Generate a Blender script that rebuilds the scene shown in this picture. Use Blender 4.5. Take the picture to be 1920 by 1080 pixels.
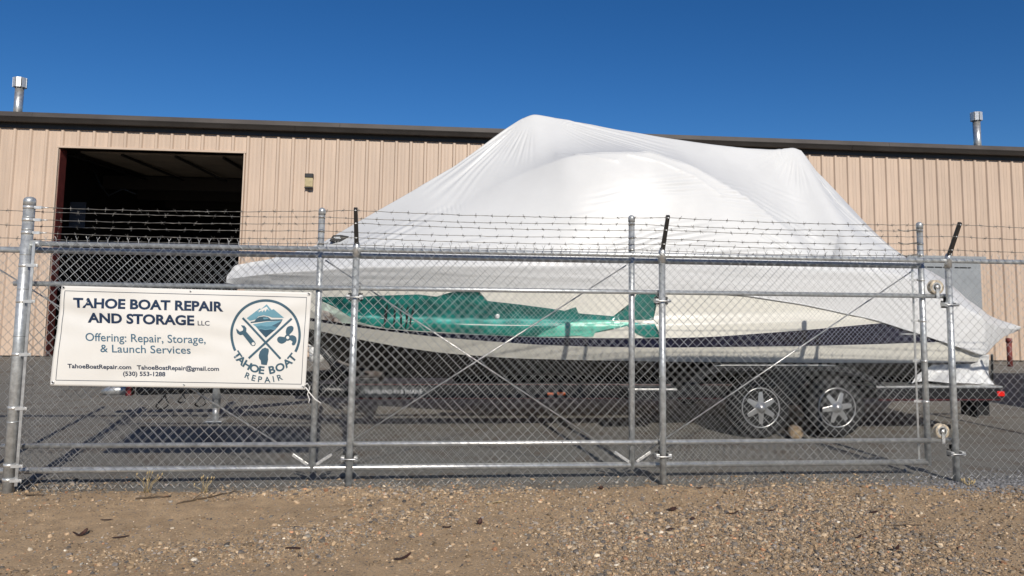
import bpy, bmesh, math, random
import numpy as np
from mathutils import Vector, Matrix
for o in list(bpy.data.objects): bpy.data.objects.remove(o)
scene = bpy.context.scene
COL = scene.collection
R = math.radians
rng = np.random.default_rng(7)
random.seed(7)

# ------------------------------------------------------------------ camera
cam_d = bpy.data.cameras.new('camera'); cam = bpy.data.objects.new('camera', cam_d); COL.objects.link(cam)
yaw, pitch, roll = 0.098983, 0.095064, 0.0142766
fw = Vector((math.sin(yaw)*math.cos(pitch), math.cos(yaw)*math.cos(pitch), math.sin(pitch)))
rt = Vector((math.cos(yaw), -math.sin(yaw), 0)); up = rt.cross(fw)
r2 = rt*math.cos(roll) + up*math.sin(roll); u2 = up*math.cos(roll) - rt*math.sin(roll)
M = Matrix((r2, u2, -fw)).transposed().to_4x4(); M.translation = Vector((0, 0, 1.515))
cam.matrix_world = M
cam_d.sensor_width = 36.0; cam_d.lens = 1400/1920*36; cam_d.shift_y = -136/1920
cam_d.clip_start = 0.05; cam_d.clip_end = 2000
scene.camera = cam

# ------------------------------------------------------------------ sky, sun, exposure
AZ, EL = R(7.5), R(29.0)
SUN = Vector((math.sin(AZ)*math.cos(EL), -math.cos(AZ)*math.cos(EL), math.sin(EL)))
world = bpy.data.worlds.new('World'); scene.world = world; world.use_nodes = True
wn = world.node_tree.nodes; wl = world.node_tree.links
bgn = wn['Background']; sky = wn.new('ShaderNodeTexSky'); sky.sky_type = 'NISHITA'
sky.sun_disc = False; sky.sun_elevation = EL; sky.sun_rotation = math.pi - AZ
sky.altitude = 1900; sky.air_density = 1.0; sky.dust_density = 0.0; sky.ozone_density = 6.0
hs = wn.new('ShaderNodeHueSaturation'); hs.inputs['Saturation'].default_value = 1.19; hs.inputs['Hue'].default_value = 0.504
wl.new(sky.outputs[0], hs.inputs['Color']); wl.new(hs.outputs[0], bgn.inputs[0]); bgn.inputs[1].default_value = 0.084
sl = bpy.data.lights.new('sun', 'SUN'); sl.energy = 5.0; sl.angle = R(0.53); sl.color = (1.0, 0.93, 0.83)
so = bpy.data.objects.new('sun', sl); COL.objects.link(so)
so.rotation_euler = (-SUN).to_track_quat('-Z', 'Y').to_euler(); so.location = SUN*50
scene.view_settings.view_transform = 'Standard'; scene.view_settings.look = 'None'
scene.view_settings.exposure = -0.1; scene.view_settings.gamma = 1.0
scene.render.engine = 'CYCLES'

# ------------------------------------------------------------------ materials
MATS = {}
def mat(name, col, rough=0.6, metal=0.0, vary=0.0, vscale=6.0, bump=0.0, bscale=40.0, stretch=(1,1,1), spec=0.5, col2=None, coat=0.0, alpha=None, emit=None):
    if name in MATS: return MATS[name]
    m = bpy.data.materials.new(name); m.use_nodes = True; nt = m.node_tree; b = nt.nodes['Principled BSDF']
    b.inputs['Base Color'].default_value = (*col, 1); b.inputs['Roughness'].default_value = rough
    b.inputs['Metallic'].default_value = metal; b.inputs['Specular IOR Level'].default_value = spec
    if coat: b.inputs['Coat Weight'].default_value = coat; b.inputs['Coat Roughness'].default_value = 0.08
    if emit: b.inputs['Emission Color'].default_value = (*col, 1); b.inputs['Emission Strength'].default_value = emit
    tc = nt.nodes.new('ShaderNodeTexCoord'); mp = nt.nodes.new('ShaderNodeMapping'); mp.inputs['Scale'].default_value = stretch
    nt.links.new(tc.outputs['Object'], mp.inputs[0])
    if vary or col2:
        n = nt.nodes.new('ShaderNodeTexNoise'); n.inputs['Scale'].default_value = vscale; n.inputs['Detail'].default_value = 7
        n.inputs['Roughness'].default_value = 0.62
        nt.links.new(mp.outputs[0], n.inputs['Vector'])
        rp = nt.nodes.new('ShaderNodeValToRGB')
        c2 = col2 if col2 else tuple(c*(1-vary) for c in col)
        c1 = col if col2 else tuple(min(1, c*(1+vary*0.5)) for c in col)
        rp.color_ramp.elements[0].position = 0.34; rp.color_ramp.elements[0].color = (*c2, 1)
        rp.color_ramp.elements[1].position = 0.66; rp.color_ramp.elements[1].color = (*c1, 1)
        nt.links.new(n.outputs['Fac'], rp.inputs[0]); nt.links.new(rp.outputs[0], b.inputs['Base Color'])
        mr = nt.nodes.new('ShaderNodeMapRange'); mr.inputs[3].default_value = max(0.05, rough-0.09); mr.inputs[4].default_value = min(1, rough+0.09)
        nt.links.new(n.outputs['Fac'], mr.inputs[0]); nt.links.new(mr.outputs[0], b.inputs['Roughness'])
    if bump:
        n2 = nt.nodes.new('ShaderNodeTexNoise'); n2.inputs['Scale'].default_value = bscale; n2.inputs['Detail'].default_value = 5
        nt.links.new(mp.outputs[0], n2.inputs['Vector'])
        bp = nt.nodes.new('ShaderNodeBump'); bp.inputs['Strength'].default_value = bump; bp.inputs['Distance'].default_value = 0.01
        nt.links.new(n2.outputs['Fac'], bp.inputs['Height']); nt.links.new(bp.outputs[0], b.inputs['Normal'])
    MATS[name] = m; return m

GALV = mat('galvanised_steel', (0.52,0.54,0.54), 0.38, 0.55, vary=0.28, vscale=28, bump=0.04, bscale=90)
GALV2 = mat('galvanised_bright', (0.62,0.62,0.60), 0.36, 0.75, vary=0.25, vscale=18)
WIRE = mat('fence_wire', (0.50,0.505,0.495), 0.38, 0.7, vary=0.35, vscale=9)
BARB = mat('barbed_wire_steel', (0.23,0.22,0.20), 0.5, 0.6, vary=0.4, vscale=20)
BLACKSTEEL = mat('black_steel', (0.006,0.006,0.007), 0.45, 0.0, vary=0.3, vscale=14)
ZINC = mat('zinc_fitting', (0.68,0.68,0.66), 0.35, 0.6, vary=0.2, vscale=30)
WALL = mat('tan_wall_paint', (0.50,0.385,0.295), 0.5, 0.0, vary=0.10, vscale=2.2, bump=0.05, bscale=30, stretch=(3,3,0.35))
TRIM = mat('brown_trim', (0.026,0.022,0.019), 0.45, 0.0, vary=0.25, vscale=3, stretch=(0.5,1,1))
TRIMTOP = mat('brown_trim_faded', (0.060,0.051,0.044), 0.45, 0.0, vary=0.2, vscale=3, stretch=(0.5,1,1))
TRIMLIGHT = mat('tan_trim', (0.50,0.39,0.30), 0.5, vary=0.08, vscale=3)
OXIDE = mat('red_oxide', (0.17,0.034,0.028), 0.6, vary=0.3, vscale=8)
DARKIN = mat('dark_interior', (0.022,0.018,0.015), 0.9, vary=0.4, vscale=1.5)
DOORIN = mat('door_underside', (0.26,0.22,0.17), 0.7, vary=0.25, vscale=2)
BEAMIN = mat('interior_beam', (0.05,0.045,0.04), 0.7)
CONC = mat('concrete', (0.06,0.055,0.05), 0.9, vary=0.3, vscale=3)
RUBBER = mat('tyre_rubber', (0.009,0.009,0.0095), 0.8, vary=0.4, vscale=20, bump=0.1, bscale=60)
CHROME = mat('wheel_chrome', (0.42,0.42,0.415), 0.32, 0.7)
ALU = mat('tread_aluminium', (0.62,0.62,0.6), 0.4, 0.9, vary=0.3, vscale=40)
NAVY = mat('navy_gelcoat', (0.007,0.010,0.030), 0.16, 0.0, coat=0.5, vary=0.2, vscale=2)
GEL = mat('white_gelcoat', (0.63,0.615,0.55), 0.28, 0.0, vary=0.07, vscale=2.5, coat=0.2, stretch=(0.6,1,2))
BOTTOM = mat('bottom_paint', (0.028,0.024,0.021), 0.6, vary=0.3, vscale=3)
REDLENS = mat('red_lens', (0.65,0.01,0.008), 0.2, coat=0.5)
AMBER = mat('amber_lens', (0.80,0.13,0.015), 0.25, coat=0.5)
REDPAINT = mat('red_paint', (0.16,0.012,0.014), 0.4)
GREYCAB = mat('grey_cabinet_paint', (0.25,0.268,0.28), 0.5, vary=0.08, vscale=4)
BLK = mat('flat_black', (0.012,0.012,0.012), 0.6)
SIGNGREY = mat('sign_grey', (0.05,0.055,0.055), 0.5)
LETTERGREY = mat('dealer_lettering', (0.42,0.42,0.42), 0.5)
WOOD = mat('weathered_wood', (0.20,0.145,0.09), 0.8, vary=0.4, vscale=14)
RUSTW = mat('roller_tread', (0.62,0.53,0.40), 0.55, 0.1, vary=0.5, vscale=30)
WHITEP = mat('white_plastic', (0.75,0.75,0.72), 0.4, vary=0.06, vscale=5)
LENSB = mat('lamp_lens', (0.46,0.38,0.22), 0.3, vary=0.2, vscale=20)
STRING = mat('white_string', (0.75,0.74,0.70), 0.7)
LEAFM = mat('dry_pod', (0.060,0.026,0.018), 0.6, vary=0.45, vscale=30)
TWIGM = mat('dry_twig', (0.11,0.075,0.045), 0.8, vary=0.4, vscale=30)
STRAWM = mat('straw', (0.50,0.38,0.19), 0.7, vary=0.3, vscale=30)
WEEDM = mat('weed_green', (0.07,0.085,0.03), 0.7, vary=0.4, vscale=30)

# ------------------------------------------------------------------ mesh helpers
class MB:
    def __init__(s): s.v=[]; s.f=[]; s.s=[]
    def face(s, idx, sm=False): s.f.append(tuple(idx)); s.s.append(sm)
    def box(s, a, b):
        (x0,y0,z0),(x1,y1,z1)=a,b; n=len(s.v)
        s.v += [(x0,y0,z0),(x1,y0,z0),(x1,y1,z0),(x0,y1,z0),(x0,y0,z1),(x1,y0,z1),(x1,y1,z1),(x0,y1,z1)]
        for q in ((0,3,2,1),(4,5,6,7),(0,1,5,4),(1,2,6,5),(2,3,7,6),(3,0,4,7)): s.face([n+i for i in q])
        return s
    def tube(s, pts, r, sides=10, caps=True, smooth=True):
        pts=[Vector(p) for p in pts]; rs=r if isinstance(r,(list,tuple)) else [r]*len(pts)
        n0=len(s.v); ref=None
        for i,p in enumerate(pts):
            d=(pts[min(i+1,len(pts)-1)]-pts[max(i-1,0)]).normalized()
            if ref is None:
                ref=Vector((0,0,1)) if abs(d.z)<0.9 else Vector((0,1,0))
            a=d.cross(ref).normalized(); b=a.cross(d).normalized(); ref=b
            for k in range(sides):
                t=2*math.pi*k/sides; q=p+(a*math.cos(t)+b*math.sin(t))*rs[i]; s.v.append(tuple(q))
        for i in range(len(pts)-1):
            for k in range(sides):
                k2=(k+1)%sides
                s.face((n0+i*sides+k,n0+i*sides+k2,n0+(i+1)*sides+k2,n0+(i+1)*sides+k),smooth)
        if caps:
            s.face([n0+k for k in range(sides)][::-1]); e=n0+(len(pts)-1)*sides; s.face([e+k for k in range(sides)])
        return s
    def lathe(s, prof, c, axis='Z', sides=24, smooth=True):
        # prof: list of (r,h); axis Z or Y
        n0=len(s.v); c=Vector(c)
        for r,h in prof:
            for k in range(sides):
                t=2*math.pi*k/sides
                if axis=='Z': p=Vector((r*math.cos(t), r*math.sin(t), h))
                elif axis=='Y': p=Vector((r*math.cos(t), h, r*math.sin(t)))
                else: p=Vector((h, r*math.cos(t), r*math.sin(t)))
                s.v.append(tuple(c+p))
        for i in range(len(prof)-1):
            for k in range(sides):
                k2=(k+1)%sides
                s.face((n0+i*sides+k,n0+i*sides+k2,n0+(i+1)*sides+k2,n0+(i+1)*sides+k),smooth)
        for e in (0,len(prof)-1):
            if prof[e][0]>1e-4: s.face([n0+e*sides+k for k in range(sides)])
        return s
    def prism(s, poly, y0, y1):      # poly in XZ, extruded along Y
        n=len(s.v); m=len(poly)
        s.v += [(x,y0,z) for x,z in poly]+[(x,y1,z) for x,z in poly]
        s.face([n+i for i in range(m)]); s.face([n+m+i for i in range(m)][::-1])
        for i in range(m): j=(i+1)%m; s.face((n+i,n+m+i,n+m+j,n+j))
        return s
    def prism_x(s, poly, x0, x1):    # poly in YZ
        n=len(s.v); m=len(poly)
        s.v += [(x0,y,z) for y,z in poly]+[(x1,y,z) for y,z in poly]
        s.face([n+i for i in range(m)]); s.face([n+m+i for i in range(m)][::-1])
        for i in range(m): j=(i+1)%m; s.face((n+i,n+m+i,n+m+j,n+j))
        return s
    def mesh(s, name, material):
        me=bpy.data.meshes.new(name); me.from_pydata(s.v,[],s.f)
        me.polygons.foreach_set('use_smooth', s.s); me.materials.append(material)
        bm=bmesh.new(); bm.from_mesh(me); bmesh.ops.recalc_face_normals(bm,faces=bm.faces); bm.to_mesh(me); bm.free()
        return me
def link(name, data, parent=None, loc=None, rot=None):
    o=bpy.data.objects.new(name, data); COL.objects.link(o)
    if parent is not None: o.parent=parent
    if loc is not None: o.location=loc
    if rot is not None: o.rotation_euler=rot
    return o
def build(name, mb, material, parent=None, bevel=0.0, loc=None, rot=None):
    # geometry given in world space; children of a moved Empty get shifted into its frame
    me=mb.mesh(name, material)
    if parent is not None and loc is None:
        me.transform(world_of(parent).inverted())
    o=link(name, me, parent, loc, rot)
    if bevel:
        md=o.modifiers.new('bevel','BEVEL'); md.width=bevel; md.segments=2; md.limit_method='ANGLE'
    return o
WORLD={}
def world_of(o):
    m=Matrix.Translation(o.location) @ o.rotation_euler.to_matrix().to_4x4()
    return world_of(o.parent) @ m if o.parent else m
def tag(o, label=None, cat=None, group=None, kind=None):
    if label: o['label']=label
    if cat: o['category']=cat
    if group: o['group']=group
    if kind: o['kind']=kind
    return o
def thing(name, label, cat, loc=(0,0,0), group=None):
    o=link(name, None, None, loc); tag(o,label,cat,group); return o
def copy_tree(o, parent=None):
    c=o.copy(); COL.objects.link(c); c.parent=parent
    for ch in [x for x in bpy.data.objects if x.parent==o]: copy_tree(ch, c)
    return c
def np_mesh(name, V, F, material, smooth=True):
    V=np.asarray(V,np.float32).reshape(-1,3); F=np.asarray(F,np.int32); k=F.shape[1]
    me=bpy.data.meshes.new(name); me.vertices.add(len(V)); me.vertices.foreach_set('co',V.ravel())
    me.loops.add(F.size); me.loops.foreach_set('vertex_index',F.ravel())
    me.polygons.add(len(F)); me.polygons.foreach_set('loop_start',np.arange(0,F.size,k,dtype=np.int32))
    me.polygons.foreach_set('loop_total',np.full(len(F),k,np.int32))
    me.polygons.foreach_set('use_smooth',np.full(len(F),smooth))
    me.update(calc_edges=True); me.validate(); me.materials.append(material); return me
def grid_faces(nu,nv):
    i=np.arange(nu-1)[:,None]; j=np.arange(nv-1)[None,:]; a=i*nv+j
    return np.stack([a,a+1,a+nv+1,a+nv],-1).reshape(-1,4)
_tab=rng.random((256,256))
def vnoise(x,y,s=1.0):
    x=np.asarray(x,float)*s; y=np.asarray(y,float)*s
    xi=np.floor(x).astype(int); yi=np.floor(y).astype(int); fx=x-xi; fy=y-yi
    fx=fx*fx*(3-2*fx); fy=fy*fy*(3-2*fy)
    g=lambda a,b:_tab[a%256,b%256]
    return (g(xi,yi)*(1-fx)+g(xi+1,yi)*fx)*(1-fy)+(g(xi,yi+1)*(1-fx)+g(xi+1,yi+1)*fx)*fy
def fbm(x,y,s=1.0,o=4):
    r=0; a=.5
    for k in range(o): r=r+a*vnoise(x+17.3*k,y-9.1*k,s); s*=2.03; a*=.5
    return r

# ------------------------------------------------------------------ ground
def nodes_of(name):
    m=bpy.data.materials.new(name); m.use_nodes=True; nt=m.node_tree
    return m, nt, nt.nodes['Principled BSDF']
def N(nt, typ, **kw):
    n=nt.nodes.new(typ)
    for k,v in kw.items(): n.inputs[k].default_value=v
    return n
def ramp(nt, src, stops):
    r=nt.nodes.new('ShaderNodeValToRGB'); e=r.color_ramp.elements
    while len(e)<len(stops): e.new(0.5)
    for i,(p,c) in enumerate(stops): e[i].position=p; e[i].color=(*c,1)
    nt.links.new(src, r.inputs[0]); return r.outputs[0]
def mixc(nt, fac, a, b, mode='MIX'):
    m=nt.nodes.new('ShaderNodeMix'); m.data_type='RGBA'; m.blend_type=mode
    for sock,val in ((m.inputs[0],fac),(m.inputs[6],a),(m.inputs[7],b)):
        if hasattr(val,'links'): nt.links.new(val,sock)
        elif isinstance(val,tuple): sock.default_value=(*val,1)
        else: sock.default_value=val
    return m.outputs[2]
# asphalt
ASPH, nt, b = nodes_of('worn_asphalt')
tc=nt.nodes.new('ShaderNodeTexCoord'); P=tc.outputs['Object']
n1=N(nt,'ShaderNodeTexNoise',Scale=0.5,Detail=6.0); n2=N(nt,'ShaderNodeTexNoise',Scale=190.0,Detail=3.0); n3=N(nt,'ShaderNodeTexVoronoi',Scale=150.0); n4=N(nt,'ShaderNodeTexNoise',Scale=3.5,Detail=8.0)
for n in (n1,n2,n3,n4): nt.links.new(P,n.inputs['Vector'])
c=ramp(nt,n1.outputs['Fac'],[(0.3,(0.150,0.143,0.124)),(0.7,(0.20,0.189,0.162))])
c=mixc(nt,0.45,c,ramp(nt,n2.outputs['Fac'],[(0.25,(0.05,0.05,0.048)),(0.75,(0.31,0.30,0.27))]))
sp=ramp(nt,n3.outputs['Color'],[(0.80,(0,0,0)),(0.92,(1,1,1))]); c=mixc(nt,sp,c,(0.26,0.24,0.20))
st=ramp(nt,n4.outputs['Fac'],[(0.50,(0,0,0)),(0.70,(0.7,0.7,0.7))]); c=mixc(nt,st,c,(0.115,0.085,0.060))
vc=nt.nodes.new('ShaderNodeTexVoronoi'); vc.feature='DISTANCE_TO_EDGE'; vc.inputs['Scale'].default_value=0.21
wn_=N(nt,'ShaderNodeTexNoise',Scale=2.0,Detail=5.0); nt.links.new(P,wn_.inputs['Vector']); wv=mixc(nt,0.55,P,wn_.outputs['Color'],'ADD'); nt.links.new(wv,vc.inputs['Vector'])
ck_=ramp(nt,vc.outputs['Distance'],[(0.0,(0.45,0.45,0.45)),(0.004,(0,0,0))]); c=mixc(nt,ck_,c,(0.03,0.028,0.025))
nt.links.new(c,b.inputs['Base Color']); b.inputs['Roughness'].default_value=0.9
bp=N(nt,'ShaderNodeBump',Strength=0.6,Distance=0.006); nt.links.new(n2.outputs['Fac'],bp.inputs['Height']); nt.links.new(bp.outputs[0],b.inputs['Normal'])
# dirt
DIRT, nt, b = nodes_of('sandy_dirt')
tc=nt.nodes.new('ShaderNodeTexCoord'); P=tc.outputs['Object']
n1=N(nt,'ShaderNodeTexNoise',Scale=1.1,Detail=7.0,Roughness=0.65); n2=N(nt,'ShaderNodeTexNoise',Scale=70.0,Detail=6.0,Roughness=0.7); n3=N(nt,'ShaderNodeTexVoronoi',Scale=95.0); n5=N(nt,'ShaderNodeTexNoise',Scale=9.0,Detail=6.0)
for n in (n1,n2,n3,n5): nt.links.new(P,n.inputs['Vector'])
c=ramp(nt,n1.outputs['Fac'],[(0.3,(0.37,0.25,0.148)),(0.55,(0.49,0.33,0.19)),(0.75,(0.61,0.415,0.24))])
c=mixc(nt,0.5,c,ramp(nt,n2.outputs['Fac'],[(0.3,(0.15,0.108,0.068)),(0.7,(0.62,0.46,0.29))]))
sp=ramp(nt,n3.outputs['Color'],[(0.72,(0,0,0)),(0.8,(0.8,0.8,0.8))]); c=mixc(nt,sp,c,(0.20,0.17,0.14))
c=mixc(nt,0.30,c,ramp(nt,n5.outputs['Fac'],[(0.35,(0.30,0.21,0.125)),(0.65,(0.64,0.46,0.28))]))
nt.links.new(c,b.inputs['Base Color']); b.inputs['Roughness'].default_value=0.95; b.inputs['Specular IOR Level'].default_value=0.2
bp=N(nt,'ShaderNodeBump',Strength=0.8,Distance=0.012); nt.links.new(n2.outputs['Fac'],bp.inputs['Height']); nt.links.new(bp.outputs[0],b.inputs['Normal'])

mb=MB(); mb.v=[(-300,-300,-.08),(300,-300,-.08),(300,400,-.08),(-300,400,-.08)]; mb.face((0,1,2,3))
tag(build('ground',mb,DIRT),'sandy ground stretching away under the whole yard',kind='structure')
xs=np.concatenate([np.linspace(-60,-9,18),np.linspace(-8.5,16,50),np.linspace(17,60,15)]); ys=np.concatenate([np.linspace(5.25,15,40),np.linspace(16,70,18)])
Xg,Yg=np.meshgrid(xs,ys,indexing='ij'); Zg=(fbm(Xg,Yg,.35,2)-.4)*.012
Zg=np.where(Yg<5.9,Zg*.3,Zg)
asp=link('asphalt',np_mesh('asphalt',np.stack([Xg,Yg,Zg],-1),grid_faces(len(xs),len(ys)),ASPH)); tag(asp,'worn grey asphalt yard behind the fence',kind='structure')
def edge_y(x): return 5.80+0.10*np.clip((-x-1.2)/1.6,0,1)-0.05*np.clip((x-1)/4,0,1)+.10*(fbm(x,np.zeros_like(x),2.2,4)-.47)
def dirt_h(x,y):
    x=np.asarray(x,float); y=np.asarray(y,float)
    h=.016+.045*(fbm(x,y,.9,3)-.45)+.018*(fbm(x,y,4.5,3)-.45)+.05*np.exp(-((x+.65)/.5)**2-((y-5.78)/.22)**2)+.02*np.exp(-((x-1.8)/.3)**2-((y-5.8)/.15)**2)
    d=(edge_y(x)-y)
    t=np.clip((d+.02)/.22,0,1); t=t*t*(3-2*t)
    post=np.exp(-((x+.65)/.3)**2)
    return h*t-.03*(1-np.clip((d+.12)/.14,0,1))-.004*(1-t)
xs=np.linspace(-5.5,7.5,420); ys=np.linspace(1.5,6.15,240)
Xg,Yg=np.meshgrid(xs,ys,indexing='ij'); Zg=dirt_h(Xg,Yg)
dv=link('dirt_verge',np_mesh('dirt_verge',np.stack([Xg,Yg,Zg],-1),grid_faces(len(xs),len(ys)),DIRT)); tag(dv,'sandy dirt verge with gravel in front of the fence',kind='structure')
xs=np.linspace(-60,60,40); ys=np.linspace(-40,1.52,20); Xg,Yg=np.meshgrid(xs,ys,indexing='ij')
dn=link('roadside',np_mesh('roadside',np.stack([Xg,Yg,Xg*0-.012],-1),grid_faces(40,20),DIRT)); tag(dn,'bare dirt roadside on the street side of the fence',kind='structure')

# ------------------------------------------------------------------ building
WY=15.78; RIB=0.3048
bld=thing('metal_warehouse','long tan ribbed metal warehouse with dark brown eave and open bay door','building',(2.2,WY,0))
WT=4.565
nt=WALL.node_tree; b=nt.nodes['Principled BSDF']; src=b.inputs['Base Color'].links[0].from_socket
oi=nt.nodes.new('ShaderNodeObjectInfo'); mrw=nt.nodes.new('ShaderNodeMapRange'); mrw.inputs[3].default_value=.93; mrw.inputs[4].default_value=1.03; nt.links.new(oi.outputs['Random'],mrw.inputs[0])
nt.links.new(mixc(nt,1.0,src,mrw.outputs[0],'MULTIPLY'),b.inputs['Base Color'])
def rib_profile():
    # one 3-rib panel, x 0..0.9144, depth outward (-Y)
    p=[(0,0)]
    for i in range(3):
        x0=i*RIB
        p+=[(x0+.004,0),(x0+.026,-.034),(x0+.066,-.034),(x0+.088,0),(x0+.140,0),(x0+.147,-.005),(x0+.161,-.005),(x0+.168,0),(x0+.215,0),(x0+.222,-.005),(x0+.236,-.005),(x0+.243,0)]
    p+=[(0.9144,0)]
    return p
def panel_mesh(z0,z1):
    mb=MB(); pr=rib_profile(); n=len(pr)
    zs=[z0,z1]
    for z in zs: mb.v+=[(x,y,z) for x,y in pr]
    mb.v+=[(0.9144,.02,z0),(0,.02,z0),(0.9144,.02,z1),(0,.02,z1)]
    for i in range(n-1): mb.face((i,i+1,n+i+1,n+i))
    mb.face((2*n+1,2*n,2*n+2,2*n+3)); 
    mb.face([i for i in range(n)]+[2*n,2*n+1]); mb.face([n+i for i in range(n)]+[2*n+2,2*n+3])
    me=bpy.data.meshes.new('wall_panel'); me.from_pydata(mb.v,[],mb.f); me.materials.append(WALL); 
    bm=bmesh.new(); bm.from_mesh(me); bmesh.ops.recalc_face_normals(bm,faces=bm.faces); bm.to_mesh(me); bm.free()
    return me
pm_full=panel_mesh(0.03,WT); pm_top=panel_mesh(4.23,WT)
PX0=-7.662-4*0.9144   # a rib joint sits on the door's left edge
DX0,DX1=-7.662,-7.662+4*0.9144-.03
for i in range(-4,34):
    x=PX0+i*0.9144
    over=(x>DX0-.01 and x<DX1-.5)
    link('wall_panel',pm_top if over else pm_full,bld,(x-2.2,(0.0015 if i%2 else 0),0))
BX0,BX1=PX0-4*.9144,PX0+34*.9144
# door trim
mb=MB(); mb.box((DX0-.035,WY-.042,4.185),(DX1+.05,WY+.03,4.228)); build('door_head_trim',mb,TRIMLIGHT,bld,.003)
mb=MB(); mb.box((DX1+.002,WY-.041,.02),(DX1+.032,WY+.3,4.183)); build('door_side_trim',mb,TRIMLIGHT,bld,.003)
mb=MB(); mb.box((DX0-.034,WY-.041,.02),(DX0-.004,WY+.012,4.183)); build('door_side_trim',mb,TRIMLIGHT,bld,.003)
mb=MB(); mb.box((DX0-.2,WY+.024,.01),(DX0+.006,WY+.30,4.18)); build('door_jamb',mb,OXIDE,bld,.004)
# eave: soffit, gutter, drip trim
mb=MB(); mb.prism_x([(WY-.048,4.56),(WY+.3,4.567),(WY+.3,4.667),(WY-.20,4.667),(WY-.20,4.657),(WY-.048,4.657)],BX0-.1,BX1+.1); build('eave_soffit',mb,TRIM,bld)
x=BX0-.1; k=0
while x<BX1:
    x1=min(x+6.05,BX1+.1)
    mb=MB(); mb.prism_x([(WY-.235,4.655),(WY-.204,4.655),(WY-.206,4.735),(WY-.262,4.748),(WY-.272,4.748),(WY-.255,4.71)],x,x1-.004); build('gutter',mb,TRIM,bld,.003)
    mb=MB(); mb.prism_x([(WY-.225,4.762),(WY-.19,4.755),(WY-.17,4.852),(WY-.185,4.862)],x+.9,x1+.897); build('rake_trim',mb,TRIMTOP,bld,.003)
    x=x1; k+=1
mb=MB(); mb.prism_x([(WY-.20,4.672),(WY-.16,4.85),(WY+7,5.05),(WY+14,4.85),(WY+14,4.66)],BX0-.05,BX1+.05); build('roof',mb,TRIMTOP,bld)
# shell
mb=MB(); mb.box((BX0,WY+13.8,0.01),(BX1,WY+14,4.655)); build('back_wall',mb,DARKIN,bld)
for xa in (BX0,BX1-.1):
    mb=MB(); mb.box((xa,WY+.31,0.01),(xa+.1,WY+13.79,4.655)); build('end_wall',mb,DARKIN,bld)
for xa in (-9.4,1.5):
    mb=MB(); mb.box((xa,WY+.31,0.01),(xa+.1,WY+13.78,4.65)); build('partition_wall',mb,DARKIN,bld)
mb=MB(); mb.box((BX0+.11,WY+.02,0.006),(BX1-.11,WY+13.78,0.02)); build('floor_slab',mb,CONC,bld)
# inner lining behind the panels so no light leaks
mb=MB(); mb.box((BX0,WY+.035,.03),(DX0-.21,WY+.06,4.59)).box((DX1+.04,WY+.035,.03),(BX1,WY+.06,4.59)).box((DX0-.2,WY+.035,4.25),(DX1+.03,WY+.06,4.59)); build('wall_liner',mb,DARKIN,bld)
# raised sectional door, sections one behind another under the ceiling
od=link('overhead_door',None,bld,(0,0,0)); tag(od,'raised sectional door lying under the ceiling')
for k in range(6):
    y=WY+.75+k*.62; mb=MB(); mb.box((DX0+.06,y,4.22+.012*k),(DX1-.04,y+.605,4.262+.012*k)); build('door_section',mb,DOORIN,od,.006)
for xx in (DX0+.9,DX0+2.0,DX0+3.0):
    mb=MB(); mb.box((xx,WY+.7,4.17),(xx+.05,WY+4.6,4.215)); build('door_stile',mb,BLK,od)
for xx in (DX0-.06,DX1+.10):
    mb=MB(); mb.tube([(xx,WY+.35,.3),(xx,WY+.35,3.9),(xx,WY+.45,4.10),(xx,WY+.7,4.15),(xx,WY+4.8,4.2)],.03,6); build('door_track',mb,BLK,od)
for k,y in enumerate((5.6,8.0,10.4)):
    mb=MB(); mb.box((-9.2,WY+y,4.05-.03*k),(1.4,WY+y+.18,4.4)); build('ceiling_beam',mb,BEAMIN,bld)
mb=MB(); mb.box((-4.9,WY+5.0,3.98),(-3.7,WY+5.12,4.04)); build('strip_light',mb,mat('tube_light',(0.9,0.9,0.85),.4,emit=1.2),bld)
mb=MB(); mb.box((-8.6,WY+2.6,2.75),(-8.25,WY+2.62,3.35)); build('notice_board',mb,mat('paper',(0.14,0.145,0.17),.8),bld)
mb=MB(); mb.box((-6.1,WY+6,.05),(-3.4,WY+7,1.9)); build('workbench_shelving',mb,mat('shelving',(0.09,0.06,0.045),.8,vary=.5,vscale=3),bld,.01)
mb=MB(); mb.tube([(-8.0,WY+2,4.3),(-7.7,WY+2,3.7),(-7.5,WY+2,3.45),(-7.2,WY+2,3.62),(-6.9,WY+2,3.5)],.02,6); build('air_hose',mb,BLK,bld)
# roof vents
for x,ybase,zt in ((-8.93,16.55,5.80),(13.05,16.75,5.93)):
    v=link('vent_pipe',None,bld,(x-2.2,ybase-WY,0)); 
    mb=MB(); mb.lathe([(.085,4.75),(.085,zt-.20)],(x,ybase,0)); mb.lathe([(.12,4.85),(.088,4.95)],(x,ybase,0)); build('flue',mb,GALV2,v)
    mb=MB(); mb.lathe([(.10,zt-.20),(.10,zt-.185),(.06,zt-.185),(.06,zt-.02),(.115,zt-.02),(.10,zt),(.0,zt+.015)],(x,ybase,0)); build('cap_core',mb,BLK if False else GALV,v)
    for k in range(8):
        a=2*math.pi*k/8+.25; w=.042; ca,sa=math.cos(a),math.sin(a); mb=MB()
        pts=[(x+.128*ca-sa*t,ybase+.128*sa+ca*t) for t in (-w,w)]
        for (px,py) in pts: mb.v+=[(px,py,zt-.215),(px,py,zt-.01)]
        for (px,py) in pts: mb.v+=[(px-ca*.008,py-sa*.008,zt-.215),(px-ca*.008,py-sa*.008,zt-.01)]
        for q in ((0,2,3,1),(4,5,7,6),(0,1,5,4),(2,6,7,3),(1,3,7,5),(0,4,6,2)): mb.face(q)
        build('louvre',mb,ZINC,v)
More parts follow.
